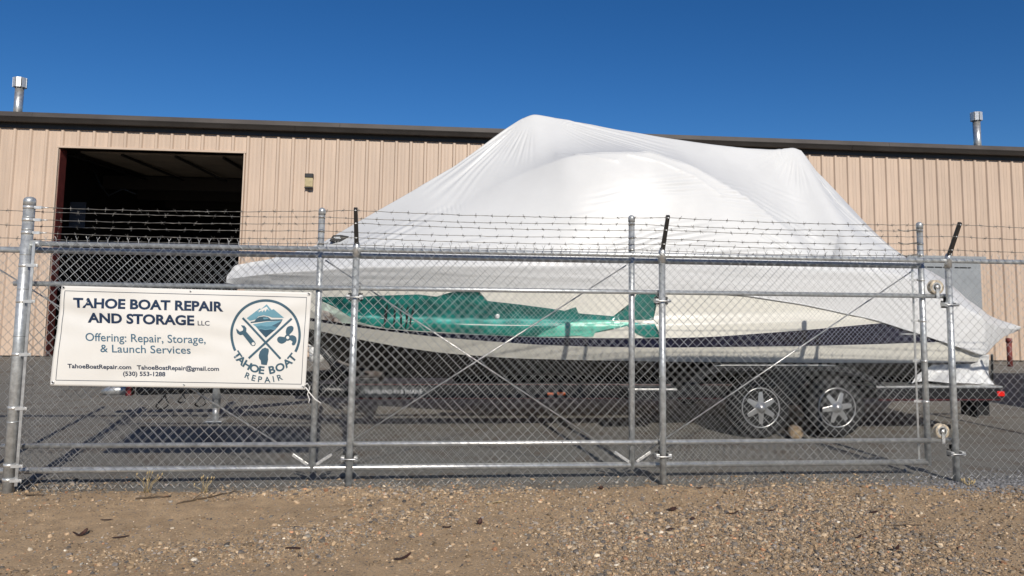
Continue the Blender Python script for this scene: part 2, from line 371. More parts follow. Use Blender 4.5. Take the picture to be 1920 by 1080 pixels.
# wall lamp
wlx=-2.68
lamp=thing('wall_lamp','small bronze wall pack light with amber lens on the tan wall','lamp',(wlx,WY-.1,3.64))
mb=MB(); mb.box((wlx-.086,WY-.14,3.70),(wlx+.086,WY-.036,3.79)); build('housing',mb,BLACKSTEEL,lamp,.012)
mb=MB(); mb.prism_x([(WY-.125,3.52),(WY-.11,3.505),(WY-.036,3.505),(WY-.036,3.698),(WY-.14,3.698)],wlx-.082,wlx+.082); build('lens',mb,LENSB,lamp,.008)
mb=MB(); mb.box((wlx-.086,WY-.13,3.478),(wlx+.086,WY-.036,3.503)); build('bottom_rim',mb,BLACKSTEEL,lamp,.006)
# grey cabinet
cab=thing('storage_cabinet','tall pale grey metal storage cabinet standing against the warehouse wall','cabinet',(10.8,15.3,0))
mb=MB(); mb.box((9.97,14.98,.06),(11.62,15.70,2.22)); build('body',mb,GREYCAB,cab,.01)
mb=MB(); mb.box((9.90,14.90,2.235),(11.70,15.71,2.30)); build('lid',mb,GREYCAB,cab,.012)
mb=MB(); mb.box((9.92,14.92,2.221),(11.68,15.70,2.234)); build('lid_gasket',mb,BLK,cab)
for xa,xb in ((10.0,10.79),(10.80,11.59)):
    mb=MB(); mb.box((xa,14.955,.12),(xb,14.978,2.02)); d=build('door',mb,GREYCAB,cab,.004)
    mb=MB(); mb.box((xb-.14 if xa<10.5 else xa+.06,14.935,1.05),(xb-.10 if xa<10.5 else xa+.10,14.954,1.22)); build('handle',mb,BLK,d,.003)
mb=MB(); mb.box((10.0,14.962,2.05),(10.78,14.979,2.07)); build('vent_slot',mb,BLK,cab)
mb=MB(); mb.box((11.02,14.962,2.05),(11.38,14.979,2.07)); build('vent_slot',mb,BLK,cab)
mb=MB(); mb.box((9.97,14.98,0.0),(10.1,15.7,.058)); build('skid',mb,BLK,cab); mb=MB(); mb.box((11.49,14.98,0.0),(11.62,15.7,.058)); build('skid',mb,BLK,cab)
# red bollard
bo=thing('bollard','rusty red steel bollard by the tan wall behind the boat stern','bollard',(12.0,14.75,0))
mb=MB(); mb.lathe([(.05,0.0),(.05,.50)],(12.0,14.75,0)); build('pipe',mb,OXIDE,bo)
mb=MB(); mb.lathe([(.062,.50),(.062,.57),(.05,.585),(0,.59)],(12.0,14.75,0)); build('cap',mb,OXIDE,bo)
# white tub by the wall right of the door
tb=thing('plastic_tub','small white plastic tub on the ground beside the warehouse wall','tub',(-2.3,15.2,0))
mb=MB(); mb.lathe([(.15,0.0),(.18,.3)],(-2.3,15.2,0),sides=20); build('body',mb,WHITEP,tb)
mb=MB(); mb.lathe([(.195,.302),(.195,.33),(.0,.335)],(-2.3,15.2,0),sides=20); build('lid',mb,WHITEP,tb)
mb=MB(); mb.tube([(-2.3+.19*math.cos(a),15.0,.29-.14*math.sin(a)) for a in np.linspace(0,math.pi,9)],.006,5); build('handle',mb,BLK,tb)

# ------------------------------------------------------------------ boat
YC=8.75
def tbl(pairs):
    a=np.array(sorted(pairs)); return lambda X: np.interp(X,a[:,0],a[:,1])
T_nt=tbl([(-1.93,1.20),(-1.26,1.13),(-.9,1.095),(-.51,1.047),(-.2,1.032),(.34,1.018),(1.05,1.004),(1.57,1.005),(2.3,1.013),(2.82,1.028),(3.83,1.107),(4.7,1.19),(5.1,1.215),(5.86,1.22)])
T_nb=tbl([(-1.86,1.155),(-1.26,1.095),(-.9,1.061),(-.33,1.008),(-.02,.982),(.34,.962),(1.05,.926),(1.54,.918),(2.3,.916),(3.83,.942),(4.69,.969),(5.46,.999),(5.86,1.01)])
T_ch=tbl([(-1.75,1.075),(-1.3,.999),(-.93,.936),(-.39,.858),(.08,.807),(.83,.774),(2.55,.769),(3.99,.765),(5.01,.768),(5.86,.775)])
T_ld=tbl([(-2.06,1.30),(-.72,1.185),(-.21,1.145),(.46,1.132),(1.26,1.14),(2.29,1.175),(5.86,1.30)])
T_low=tbl([(-2.25,1.495),(-1.72,1.452),(-1.23,1.43),(-.65,1.445),(.44,1.482),(2.0,1.492),(2.63,1.49),(3.2,1.454),(3.78,1.378),(4.6,1.22),(5.2,1.05),(5.44,.975),(5.86,.85)])
T_fold=tbl([(-3,9),(4.0,1.66),(4.92,1.60),(5.2,1.50),(5.46,1.36),(5.86,1.245)])
T_top=lambda X: np.minimum(np.maximum(T_low(np.minimum(X,3.0))+.10, 1.50),T_fold(X))
T_keel=tbl([(-1.75,1.075),(-1.36,.79),(-1.05,.64),(-.7,.54),(-.2,.47),(.6,.44),(5.86,.44)])
def half(X,x0,B,e,L=4.4):
    t=np.clip((np.asarray(X,float)-x0)/L,0,1); return B*(1-(1-t)**e)-.010*np.clip(np.asarray(X,float)-4,0,9)**2
LEV={'keel':(-1.75,T_keel,lambda X:0*np.asarray(X,float)),
 'chine':(-1.75,T_ch,lambda X:half(X,-1.75,1.15,1.9)),
 'nb':(-1.86,T_nb,lambda X:half(X,-1.86,1.225,2.0)),
 'nt':(-1.93,T_nt,lambda X:half(X,-1.93,1.232,2.0)),
 'ld0':(-2.05,lambda X:T_ld(X)-.012,lambda X:half(X,-2.05,1.236,2.0)),
 'ld1':(-2.06,T_ld,lambda X:half(X,-2.06,1.215,2.0)),
 'top':(-2.28,T_top,lambda X:half(X,-2.28,1.215,2.05))}
XE=5.84
def lev_pts(k,n=90):
    x0,tz,tb=LEV[k]; u=np.linspace(0,1,n)**1.5; X=x0+(XE-x0)*u
    z=tz(X); 
    zz=z.copy()
    for _ in range(3): zz[1:-1]=(zz[:-2]+2*zz[1:-1]+zz[2:])/4
    return X,tb(X),zz
def side_b(X,z):
    zz=[float(LEV[k][1](X)) for k in ('nt','ld0','ld1','top')]; bb=[float(LEV[k][2](X)) for k in ('nt','ld0','ld1','top')]
    return float(np.interp(z,zz,bb))
boat=thing('motorboat','white motorboat with navy stripe and green shark painted on its side','boat',(2.0,YC,.44))
def strip(name,keys,material,sub=4):
    for sgn in (-1,1):
        rows=[]
        pts=[lev_pts(k) for k in keys]
        for a in range(len(keys)-1):
            m=1 if keys[a]=='ld0' else sub
            for j in range(m):
                t=j/m; rows.append([pts[a][q]*(1-t)+pts[a+1][q]*t for q in range(3)])
        rows.append(list(pts[-1]))
        Pm=np.array([[r[0],YC+sgn*r[1],r[2]] for r in rows]).transpose(0,2,1)
        F=grid_faces(Pm.shape[0],Pm.shape[1])
        if sgn>0: F=F[:,::-1]
        me=np_mesh(name,Pm,F,material); me.transform(world_of(boat).inverted())
        link(name,me,boat)
strip('hull_bottom',['keel','chine'],BOTTOM,6)
strip('hull_band',['chine','nb'],GEL)
strip('hull_stripe',['nb','nt'],NAVY)
strip('topside',['nt','ld0','ld1','top'],GEL)
# transom
pl=[]; keys=['keel','chine','nb','nt','ld0','ld1','top']
sec=[(float(LEV[k][2](XE)),float(LEV[k][1](XE))) for k in keys]
mb=MB(); mb.prism_x([(YC-b_,z) for b_,z in sec]+[(YC+b_,z) for b_,z in sec[::-1][:-1]],XE-.03,XE); build('transom',mb,GEL,boat)
# deck just inside the wrap
X,bb,zz=lev_pts('top',60); Pm=np.stack([np.stack([X,YC-bb,zz-.01],-1),np.stack([X,YC+bb,zz-.01],-1)],0); me=np_mesh('deck',Pm,grid_faces(2,60),GEL); me.transform(world_of(boat).inverted()); link('deck',me,boat)
# light accent line in the navy near the stern
mb=MB()
for xa,xb in ((4.9,5.6),):
    pts=[(x,YC-float(half(x,-1.86,1.23,2.0))-.004,1.075-.0*x) for x in np.linspace(xa,xb,8)]
    mb.tube(pts,.006,5)
build('accent_line',mb,ZINC,boat)
# ---- shark graphic
SH, nt, b = nodes_of('shark_airbrush_ledge_glint')
geo=nt.nodes.new('ShaderNodeNewGeometry'); sx=nt.nodes.new('ShaderNodeSeparateXYZ'); nt.links.new(geo.outputs['Position'],sx.inputs[0])
mr=nt.nodes.new('ShaderNodeMapRange'); mr.inputs[1].default_value=1.0; mr.inputs[2].default_value=1.46; nt.links.new(sx.outputs['Z'],mr.inputs[0])
tc=nt.nodes.new('ShaderNodeTexCoord'); no=N(nt,'ShaderNodeTexNoise',Scale=2.6,Detail=5.0); mp=nt.nodes.new('ShaderNodeMapping'); mp.inputs['Scale'].default_value=(1.6,1,4.0); nt.links.new(geo.outputs['Position'],mp.inputs[0]); nt.links.new(mp.outputs[0],no.inputs['Vector'])
ad=nt.nodes.new('ShaderNodeMath'); ad.operation='MULTIPLY_ADD'; nt.links.new(no.outputs['Fac'],ad.inputs[0]); ad.inputs[1].default_value=0.14; nt.links.new(mr.outputs[0],ad.inputs[2])
ad2=nt.nodes.new('ShaderNodeMath'); ad2.operation='SUBTRACT'; nt.links.new(ad.outputs[0],ad2.inputs[0]); ad2.inputs[1].default_value=0.07
c=ramp(nt,ad2.outputs[0],[(0.0,(0.008,0.15,0.115)),(0.22,(0.02,0.25,0.20)),(0.33,(0.05,0.33,0.28)),(0.375,(0.17,0.52,0.47)),(0.42,(0.012,0.19,0.165)),(0.62,(0.004,0.115,0.10)),(0.82,(0.008,0.165,0.14)),(1.0,(0.002,0.07,0.062))])  # palest stop paints the hull ledge's highlight into the airbrushed green
no2=N(nt,'ShaderNodeTexNoise',Scale=3.2,Detail=4.0); nt.links.new(mp.outputs[0],no2.inputs['Vector'])
c=mixc(nt,0.75,c,ramp(nt,no2.outputs['Fac'],[(0.36,(0.16,0.24,0.27)),(0.62,(1,1,1))]),'MULTIPLY')
nt.links.new(c,b.inputs['Base Color']); b.inputs['Roughness'].default_value=0.32; b.inputs['Coat Weight'].default_value=0.15
MINT=mat('shark_belly_mint',(0.13,0.50,0.38),.35,vary=.3,vscale=7)
DTEAL=mat('shark_fin_dark',(0.004,0.085,0.068),.35,col2=(0.008,0.15,0.125),vscale=4)
JAWM=mat('shark_mouth',(0.62,0.58,0.52),.4,col2=(0.05,0.012,0.010),vscale=16)
PALE=mat('shark_jaw_pale',(0.42,0.50,0.43),.4,vary=.2,vscale=6)
def decal(name,poly,material,parent,off=.004):
    bm=bmesh.new(); vs=[bm.verts.new((x,0,z)) for x,z in poly]; f=bm.faces.new(vs)
    bmesh.ops.triangulate(bm,faces=[f])
    x0=min(x for x,z in poly); x1=max(x for x,z in poly)
    for xx in np.arange(x0+.06,x1,.06):
        g=bm.verts[:]+bm.edges[:]+bm.faces[:]; bmesh.ops.bisect_plane(bm,geom=g,plane_co=(xx,0,0),plane_no=(1,0,0))
    z0=min(z for x,z in poly); z1=max(z for x,z in poly)
    for z_ in np.arange(z0+.02,z1,.02):
        g=bm.verts[:]+bm.edges[:]+bm.faces[:]; bmesh.ops.bisect_plane(bm,geom=g,plane_co=(0,0,z_),plane_no=(0,0,1))
    for v in bm.verts: v.co.y=YC-side_b(v.co.x,v.co.z)-off
    bmesh.ops.recalc_face_normals(bm,faces=bm.faces)
    if sum(f.normal.y for f in bm.faces)>0: bmesh.ops.reverse_faces(bm,faces=bm.faces)
    me=bpy.data.meshes.new(name); bm.to_mesh(me); bm.free(); me.materials.append(material)
    for p_ in me.polygons: p_.use_smooth=True
    me.transform(world_of(parent).inverted()); return link(name,me,parent)
body=[(-1.28,1.348),(-1.26,1.374),(-.83,1.385),(-.52,1.405),(-.18,1.421),(.06,1.394),(.29,1.38),(.53,1.365),(.84,1.336),(1.15,1.3),(1.35,1.272),(1.45,1.254),(1.84,1.228),(2.05,1.205),(2.22,1.203),(2.23,1.152),(2.05,1.136),(1.94,1.135),(1.84,1.107),(1.62,1.064),(1.45,1.022),(1.25,1.012),(1.03,1.009),(.67,1.015),(.34,1.024),(.03,1.036),(-.26,1.044),(-.49,1.055),(-.67,1.082),(-.84,1.122),(-1.0,1.225),(-1.16,1.302)]
sg=link('shark_graphic',None,boat,(0,0,0)); tag(sg,'airbrushed green shark with open jaw along the hull')
decal('shark_body',body,SH,sg)
decal('dorsal_fin',[(0.0,1.399),(.06,1.421),(.15,1.448),(.29,1.474),(.43,1.47),(.47,1.411),(.53,1.363),(.29,1.376)],SH,sg,.007)
decal('rear_fin',[(1.30,1.276),(1.42,1.318),(1.45,1.250)],DTEAL,sg,.007)
decal('tail_fin',[(1.80,1.228),(1.88,1.262),(1.94,1.301),(2.0,1.385),(2.05,1.465),(2.28,1.477),(2.25,1.387),(2.22,1.203),(2.02,1.198)],DTEAL,sg,.007)
decal('tail_fin',[(1.94,1.138),(2.05,1.14),(2.23,1.15),(2.25,1.102),(2.3,1.022),(2.13,1.018),(2.05,1.049),(1.98,1.103)],SH,sg,.007)
decal('belly_fin',[(1.45,1.027),(1.62,1.07),(1.6,1.022),(1.53,1.018)],MINT,sg,.008)
decal('belly_patch',[(1.03,1.012),(1.08,1.05),(1.13,1.076),(1.31,1.15),(1.53,1.184),(1.84,1.188),(2.07,1.178),(1.94,1.145),(1.84,1.119),(1.62,1.07),(1.45,1.03),(1.25,1.018)],MINT,sg,.007)
decal('jaw',[(-1.27,1.239),(-1.16,1.221),(-1.07,1.172),(-1.0,1.095),(-1.13,1.116),(-1.27,1.135)],JAWM,sg,.007)
decal('lip',[(-1.28,1.33),(-1.16,1.296),(-1.0,1.214),(-.84,1.112),(-.70,1.084),(-.86,1.094),(-1.0,1.097),(-1.05,1.165),(-1.16,1.222),(-1.27,1.240)],PALE,sg,.0075)
def brush(pts,w):
    L=[];Rr=[]
    for i,(x,z) in enumerate(pts):
        t=i/(len(pts)-1); ww=w*(.35+.65*math.sin(math.pi*min(max(t,.05),.95)))
        L.append((x-ww,z)); Rr.append((x+ww,z))
    return L+Rr[::-1]
for g in ([(-.51,1.31),(-.53,1.236),(-.52,1.152),(-.55,1.062)],[(-.4,1.323),(-.43,1.259),(-.43,1.155),(-.44,1.062)],[(-.34,1.314),(-.37,1.24),(-.36,1.156),(-.36,1.056)],[(-.29,1.294),(-.31,1.241),(-.3,1.137),(-.32,1.052)],[(-.22,1.316),(-.24,1.243),(-.26,1.159),(-.27,1.05)]):
    decal('gill',brush(g,.011),BLK,sg,.008)
decal('fin_stripe',[(1.75,1.186),(2.22,1.198),(2.225,1.166),(1.95,1.168)],GEL,sg,.0085)
mb=MB(); px,pz=.63,1.209; py=YC-side_b(px,pz); mb.lathe([(.018,-.012),(.024,-.012),(.026,0),(.026,.01)],(px,py,pz),'Y',16); df=build('drain_fitting',mb,GALV,boat); mb=MB(); mb.lathe([(0,-.009),(.0175,-.009)],(px,py,pz),'Y',16); build('drain_hole',mb,BLK,df)
# ------------------------------------------------------------------ shrink wrap cover
Xr=[-2.362,-2.281,-1.931,-1.579,-1.343,-.87,-.388,.164,.601,.949,1.109,1.303,2.089,2.752,3.289,3.764,4.106,4.382,4.485,4.652,4.855,5.26,5.734,5.9,6.258,6.536,6.99]
Zr=[1.585,1.714,1.781,1.891,1.975,2.275,2.568,2.919,3.254,3.525,3.60,3.572,3.449,3.36,3.305,3.275,3.273,3.305,3.245,3.002,2.807,2.385,1.93,1.80,1.49,1.29,1.135]
Xf=[-2.362,-1.85,-1.24,-.77,-.11,.98,2.63,4.3,4.92,5.2,5.46,5.87,6.4,6.99]
Zf=[1.556,1.614,1.664,1.696,1.713,1.721,1.737,1.735,1.69,1.59,1.454,1.225,1.13,1.085]
Xl=[-2.362,-2.25,-1.72,-1.23,-.65,.44,2.0,2.63,3.2,3.78,4.6,5.2,5.44,5.86,6.05,6.4,6.99]
Zl=[1.515,1.492,1.455,1.450,1.465,1.490,1.492,1.49,1.454,1.378,1.22,1.05,.975,.845,.90,1.00,1.075]
NS,NT=760,64
u=np.linspace(0,1,NS); Xs=-2.362+(6.99+2.362)*(u+ .055*np.sin(2*math.pi*u)*0)
Xs=np.concatenate([np.linspace(-2.362,-2.1,50),np.linspace(-2.1,6.99,NS-49)[1:]]); NS=len(Xs)
zr=np.interp(Xs,Xr,Zr); zf=np.interp(Xs,Xf,Zf); zl=np.interp(Xs,Xl,Zl)
bf=1.262*(1-(1-np.clip((Xs+2.375)/4.3,0,1))**2.3)-.010*np.clip(Xs-4,0,9)**2
tailk=np.clip((Xs-5.86)/1.13,0,1); bf=bf*(1-tailk)+.34*tailk
inset=.03+.13*np.exp(-((Xs+1.7)/1.0)**2)*np.clip((Xs+2.362)/.5,0,1)
bl=np.maximum(bf-inset,bf*.35); 
btop=half(Xs,-2.28,1.222,2.05)+.006
wb=np.clip((5.9-Xs)/.25,0,1); sb_=np.array([side_b(float(min(x_,5.84)),float(z_)) for x_,z_ in zip(Xs,zl)])+.010; bl=bl*(1-wb)+np.where(Xs<-1.9,np.minimum(sb_,bf),np.minimum(sb_,np.maximum(bf,sb_)))*wb; bf=np.maximum(bf,np.where(Xs<5.86,bl,bf))
def smooth1(a,k):
    a=a.copy()
    for _ in range(k): a[1:-1]=(a[:-2]+2*a[1:-1]+a[2:])/4
    return a
zr=smooth1(zr,14); zf=smooth1(zf,60); zl=smooth1(zl,20); bl=smooth1(bl,10)
# shoulder (hard top inside the wrap)
fr=np.interp(Xs,[-2.36,0,.7,1.4,2.7,3.4,4.1,4.6,5.86,6.99],[.45,.45,.42,.38,.34,.55,.86,.6,.5,.5])
bs_lin=fr*bf; zs_lin=zr*(1-fr)+zf*fr
ws=np.interp(Xs,[.1,.9,1.5,2.6,3.4,4.1,4.5],[0,.55,1,1,1,1,0]); ws=ws*ws*(3-2*ws)
bs_t=np.interp(Xs,[.1,.9,1.4,2.0,2.6,3.0,3.4,4.1,4.5],[.5,.72,.90,1.0,1.01,1.02,1.05,1.14,1.0]); zs_t=np.interp(Xs,[.1,.705,1.325,1.727,2.251,2.721,3.312,3.725,4.079,4.6],[2.4,2.669,2.916,2.963,2.974,2.832,2.501,2.175,1.835,1.7])
bs=bs_lin*(1-ws)+bs_t*ws; zs_=zs_lin*(1-ws)+zs_t*ws
tl=np.clip((Xs-5.3)/.7,0,1); bs=bs*(1-tl)+np.minimum(.34,bf)*tl; zs_=zs_*(1-tl)+(zr-.02)*tl
bs=smooth1(bs,160); zs_=smooth1(zs_,10)
nA,nB,nC=70,90,26
def sect():
    rows=[]
    tA=np.linspace(0,1,nA,endpoint=False); tB=np.linspace(0,1,nB,endpoint=False); tC=np.linspace(0,1,nC)
    sag=(.10*ws+.015)*np.clip(1-tailk*2,0,1)
    for t in tA: rows.append((bs*t, zr*(1-t)+zs_*t - sag*4*t*(1-t)*.8))
    bul=.045*ws+.05*(1-ws)*np.clip((Xs+2.3)/1.2,0,1)+.10*np.exp(-((Xs-2.15)/.85)**2)
    for t in tB: rows.append((bs*(1-t)+bf*t + bul*4*t*(1-t)*.5, zs_*(1-t)+zf*t + bul*4*t*(1-t)*.4))
    for t in tC: rows.append((bf*(1-t)+bl*t, zf*(1-t)+zl*t))
    return np.array([r[0] for r in rows]),np.array([r[1] for r in rows])
Bb,Zz=sect()
full_b=np.concatenate([-Bb[::-1],Bb[1:]],0); full_z=np.concatenate([Zz[::-1],Zz[1:]],0)
for _ in range(3):
    for A in (full_b,full_z): A[1:-1]=(A[:-2]+2*A[1:-1]+A[2:])/4
for _ in range(4):
    for A in (full_b,full_z): A[:,1:-1]=(A[:,:-2]+2*A[:,1:-1]+A[:,2:])/4
XX=np.broadcast_to(Xs,full_b.shape).copy()
Pm=np.stack([XX,YC+full_b,full_z],-1)
# wrinkles (near side is full_b<0)
du=np.gradient(Pm,axis=1); dv=np.gradient(Pm,axis=0); Nn=np.cross(du,dv); Nn/=np.linalg.norm(Nn,axis=-1,keepdims=True)+1e-9
Nn*=np.sign((Nn*np.stack([0*full_b,full_b,full_z-1.2],-1)).sum(-1,keepdims=True))
D=np.zeros_like(full_b); Zp=full_z
def win(a,lo,hi,s): return 1/(1+np.exp(-(a-lo)/s))*1/(1+np.exp((a-hi)/s))
def fan(cx,cz,a0,a1,r0,r1,freq,amp,ph=0):
    global D
    th=np.degrees(np.arctan2(Zp-cz,XX-cx))%360; r=np.hypot(XX-cx,Zp-cz)
    w=win(th,a0,a1,3)*win(r,r0,r1,.07)
    th2=th+2.2*(vnoise(th*.3,r*2.0)-.5)
    s=np.sin(np.radians(th2)*freq+ph)+.6*np.sin(np.radians(th2)*freq*.61+1.3+ph)
    s=np.sign(s)*np.abs(s)**.8
    D+=amp*s*w*np.clip(r/.35,0.2,1.2)*np.clip(1.25-(r-r0)/(r1-r0),0,1)
fan(1.11,3.62,203,229,.16,1.6,104,.0085)
fan(1.11,3.62,222,262,.25,.75,92,.0042,1)
fan(1.11,3.62,335,350,.30,1.7,150,.0055,.5)
fan(1.11,3.62,318,340,.3,.95,120,.0035,.2)
fan(4.40,3.33,196,268,.12,.65,84,.0075,.4)
fan(4.40,3.33,285,312,.22,1.0,90,.0045,.9)
def packet(cx,cz,ang,wl_,L,W,amp):
    global D
    c_,s_=math.cos(R(ang)),math.sin(R(ang)); a=(XX-cx)*c_+(Zp-cz)*s_; q=-(XX-cx)*s_+(Zp-cz)*c_
    q2=q+.02*(vnoise(a*4,q*4+cx)-.5)
    D+=amp*np.sin(2*math.pi*q2/wl_)*np.exp(-(a/L)**2-(q/W)**2)
for a in ((1.75,2.45,14,.07,.22,.08,.0028),(2.55,2.62,6,.07,.25,.12,.007),(3.2,2.55,-4,.06,.25,.14,.007),(3.45,2.30,-4,.055,.2,.12,.005),(3.9,2.25,-28,.075,.5,.12,.009),(4.1,2.6,-22,.07,.3,.08,.005),(3.6,1.98,-35,.06,.25,.08,.007),(2.5,2.08,10,.06,.4,.10,.006),(2.1,1.98,18,.055,.3,.1,.005),(0.1,2.35,-80,.05,.05,.15,.003),(-.4,2.1,30,.07,.35,.08,.006),(-.9,1.95,28,.06,.3,.06,.005),(4.9,2.2,-48,.07,.5,.07,.006),(5.2,1.9,-44,.06,.4,.08,.006),(1.3,2.2,12,.09,.3,.1,.004),(.3,1.95,8,.08,.6,.08,.005),(4.4,1.95,-38,.08,.6,.1,.008),(3.0,1.9,5,.08,.7,.07,.005)): packet(*a)
def crease(pts,amp,w,one=.0):
    global D
    best=np.full(D.shape,9.0); sg=np.zeros(D.shape)
    for (x0,z0),(x1,z1) in zip(pts[:-1],pts[1:]):
        L2=(x1-x0)**2+(z1-z0)**2; t=np.clip(((XX-x0)*(x1-x0)+(Zp-z0)*(z1-z0))/L2,0,1)
        d=np.hypot(XX-x0-t*(x1-x0),Zp-z0-t*(z1-z0)); best=np.minimum(best,d)
    D+=amp*np.exp(-best/w)*(full_b<0)
crease([(1.30,2.975),(1.55,2.93),(1.88,2.87)],.012,.022)
crease([(2.0,2.95),(2.35,2.87),(2.72,2.72),(3.0,2.52)],.011,.022)
crease([(2.2,2.985),(2.45,2.93),(2.75,2.82),(3.05,2.66),(3.3,2.5),(3.75,2.2),(4.0,1.97)],.014,.025)
crease([(4.45,3.25),(4.6,2.8),(4.95,2.3),(5.3,1.85)],.010,.012)
low=win(Zp,1.45,1.80,.03)*(full_b<0)
D+=low*.009*(fbm(XX*1.1+Zp*2,Zp*13,1.0,4)-.47)*2
D+=.010*(fbm(XX*.9,Zp*1.6+3,1.0,3)-.45)*win(Zp,1.9,3.5,.1)
D+=.0025*(fbm(XX*5,Zp*11,1.0,3)-.45)
st_=np.clip((XX-5.3)/.4,0,1)*(full_b<0)
D+=st_*.012*(fbm((XX+Zp)*3.0,(XX-Zp)*9.0,1.0,3)-.47)*2
fade=np.ones_like(D); fade[:2]=0; fade[-2:]=0
edge=np.clip((XX+2.36)/.3,0,1)*np.clip((6.99-XX)/.25,0,1)
D*=edge*np.where(full_b<0,1,.5)
Pm=Pm+Nn*D[...,None]
# ragged lower edge
Pm[0,:,2]+=.012*(fbm(Xs*3,Xs*0,1.0,3)-.45); 
COVER=mat('white_shrink_wrap',(0.60,0.607,0.605),.40,vary=.045,vscale=1.6,bump=.10,bscale=11,spec=.42)
cover=thing('shrink_wrap_cover','large glossy white shrink wrap tented over the boat','boat cover',(2.0,YC,1.45))
me=np_mesh('wrap_film',Pm,grid_faces(Pm.shape[0],Pm.shape[1]),COVER); me.transform(world_of(cover).inverted()); wf=link('wrap_film',me,cover)
md=wf.modifiers.new('thick','SOLIDIFY'); md.thickness=.004; md.offset=-1
# hem band along the near lower edge
mb=MB(); mb.tube([(Pm[0,i,0],Pm[0,i,1]-.004,Pm[0,i,2]+.004) for i in range(int(NS*.5),int(NS*.86),6)],.007,6); build('hem_cord',mb,COVER,cover)
# seams (welded tape lines)
SEAM=mat('shrink_tape',(0.60,0.605,0.60),.35)
def seam(rows_cols):
    mb=MB(); mb.tube([tuple(Pm[r,c]+Nn[r,c]*.001) for r,c in rows_cols],.0045,5); build('seam',mb,SEAM,cover)
nr=Pm.shape[0]//2
ci=lambda x:int(np.argmin(abs(Xs-x)))
seam([(nr-int(nA*.97),ci(x)) for x in np.linspace(1.45,3.2,40)])
seam([(nr-int(nA*.35+ (x-4.55)*70),ci(x)) for x in np.linspace(4.55,5.4,30)])
# flap hanging from the stern
fu=np.linspace(0,1,40); fv=np.linspace(0,1,30); Fu,Fv=np.meshgrid(fu,fv,indexing='ij')
top_=np.stack([5.52+.52*fu, np.full(40,7.72), .80+.05*fu],-1); bot_=np.stack([5.05+1.0*fu, np.full(40,7.63)+.05*np.sin(fu*9), .553+.012*np.sin(fu*5)],-1)
FP=top_[:,None,:]*(1-Fv[...,None])+bot_[:,None,:]*Fv[...,None]
FP[...,1]+=.035*np.sin(Fu*17+Fv*4)*Fv*.8+.02*np.sin(Fu*31-Fv*7)*Fv+.05*np.sin(Fv*3.1)
FP[...,2]-=.10*np.clip(Fu-.88,0,1)*Fv*2
me=np_mesh('stern_flap',FP,grid_faces(40,30),COVER); me.transform(world_of(cover).inverted()); fl=link('stern_flap',me,cover); md=fl.modifiers.new('t','SOLIDIFY'); md.thickness=.004
mb=MB(); mb.tube([(5.98,7.60,.86),(6.02,7.66,.70),(6.06,7.72,.56)],.014,5); build('tie_strap',mb,BLK,cover)
# vent box on the wrap near the bow
vx=-1.12; vi=ci(vx); vr=nr-int(nA*.42); vp=Pm[vr,vi]
vent=thing('wrap_vent','small black plastic vent stuck on the white wrap near the bow','vent',tuple(vp))
mb=MB(); mb.prism([(vp[0]-.10,vp[2]-.03),(vp[0]+.03,vp[2]-.035),(vp[0]+.12,vp[2]+.03),(vp[0]+.03,vp[2]+.045),(vp[0]-.06,vp[2]+.04)],vp[1]-.075,vp[1]+.03); build('hood',mb,BLK,vent,.006)
mb=MB(); mb.prism([(vp[0]-.055,vp[2]-.002),(vp[0]+.03,vp[2]+.0),(vp[0]+.02,vp[2]+.022),(vp[0]-.045,vp[2]+.02)],vp[1]-.083,vp[1]-.076); build('label_plate',mb,ZINC,vent)

# ------------------------------------------------------------------ trailer
tr=thing('boat_trailer','black tandem axle boat trailer with chrome wheels carrying the boat','trailer',(2.0,YC,0))
for s in (-1,1):
    yy=YC+s*.90
    mb=MB(); mb.box((-.85,yy-.035,.355),(5.95,yy+.035,.515)); build('side_rail',mb,BLACKSTEEL,tr,.006)
    mb=MB(); mb.tube([(-.85,yy,.435),(-1.6,YC+s*.5,.40),(-2.3,YC+s*.12,.36)],.065,8); build('tongue_rail',mb,BLACKSTEEL,tr)
    ys=yy-s*(-.038)
    for zz_ in (.365,.505):
        mb=MB(); mb.box((-.84,yy+s*.0355-.001,zz_),(5.94,yy+s*.0355+.001,zz_+.0025)); build('pinstripe',mb,REDPAINT,tr)
    mb=MB(); mb.prism_x([(YC+s*.50,.47),(YC+s*.70,.51),(YC+s*.68,.57),(YC+s*.48,.53)],.2,5.7); build('bunk',mb,mat('bunk_carpet',(0.008,0.008,0.008),.95,spec=.05),tr,.01)
for x in (-.7,1.2,5.5):
    mb=MB(); mb.box((x,YC-.86,.37),(x+.1,YC+.86,.43)); build('cross_member',mb,BLACKSTEEL,tr,.006)
mb=MB(); mb.tube([(-2.2,YC,.35),(-3.25,YC,.32)],.055,8); build('tongue',mb,BLACKSTEEL,tr)
mb=MB(); mb.box((-3.36,YC-.06,.265),(-3.30,YC+.06,.375)); build('brake_flange',mb,REDPAINT,tr,.008)
mb=MB(); mb.tube([(-3.3,YC,.32),(-3.52,YC,.32),(-3.62,YC,.30)],[.05,.055,.035],10); build('coupler',mb,GALV2,tr)
jk=link('tongue_jack',None,tr,(-4.37,0,0))
mb=MB(); mb.tube([(-2.37,YC-.13,.16),(-2.37,YC-.13,.75)],.045,12); build('sleeve',mb,GALV,jk)
mb=MB(); mb.tube([(-2.37,YC-.13,.02),(-2.37,YC-.13,.159)],.036,12); build('leg',mb,GALV2,jk)
mb=MB(); mb.box((-2.46,YC-.22,0.004),(-2.28,YC-.04,.02)); build('foot',mb,GALV,jk,.004)
mb=MB(); mb.tube([(-2.37,YC-.13,.75),(-2.37,YC-.13,.80),(-2.30,YC-.25,.80),(-2.30,YC-.30,.80)],.012,6); build('crank',mb,BLACKSTEEL,jk)
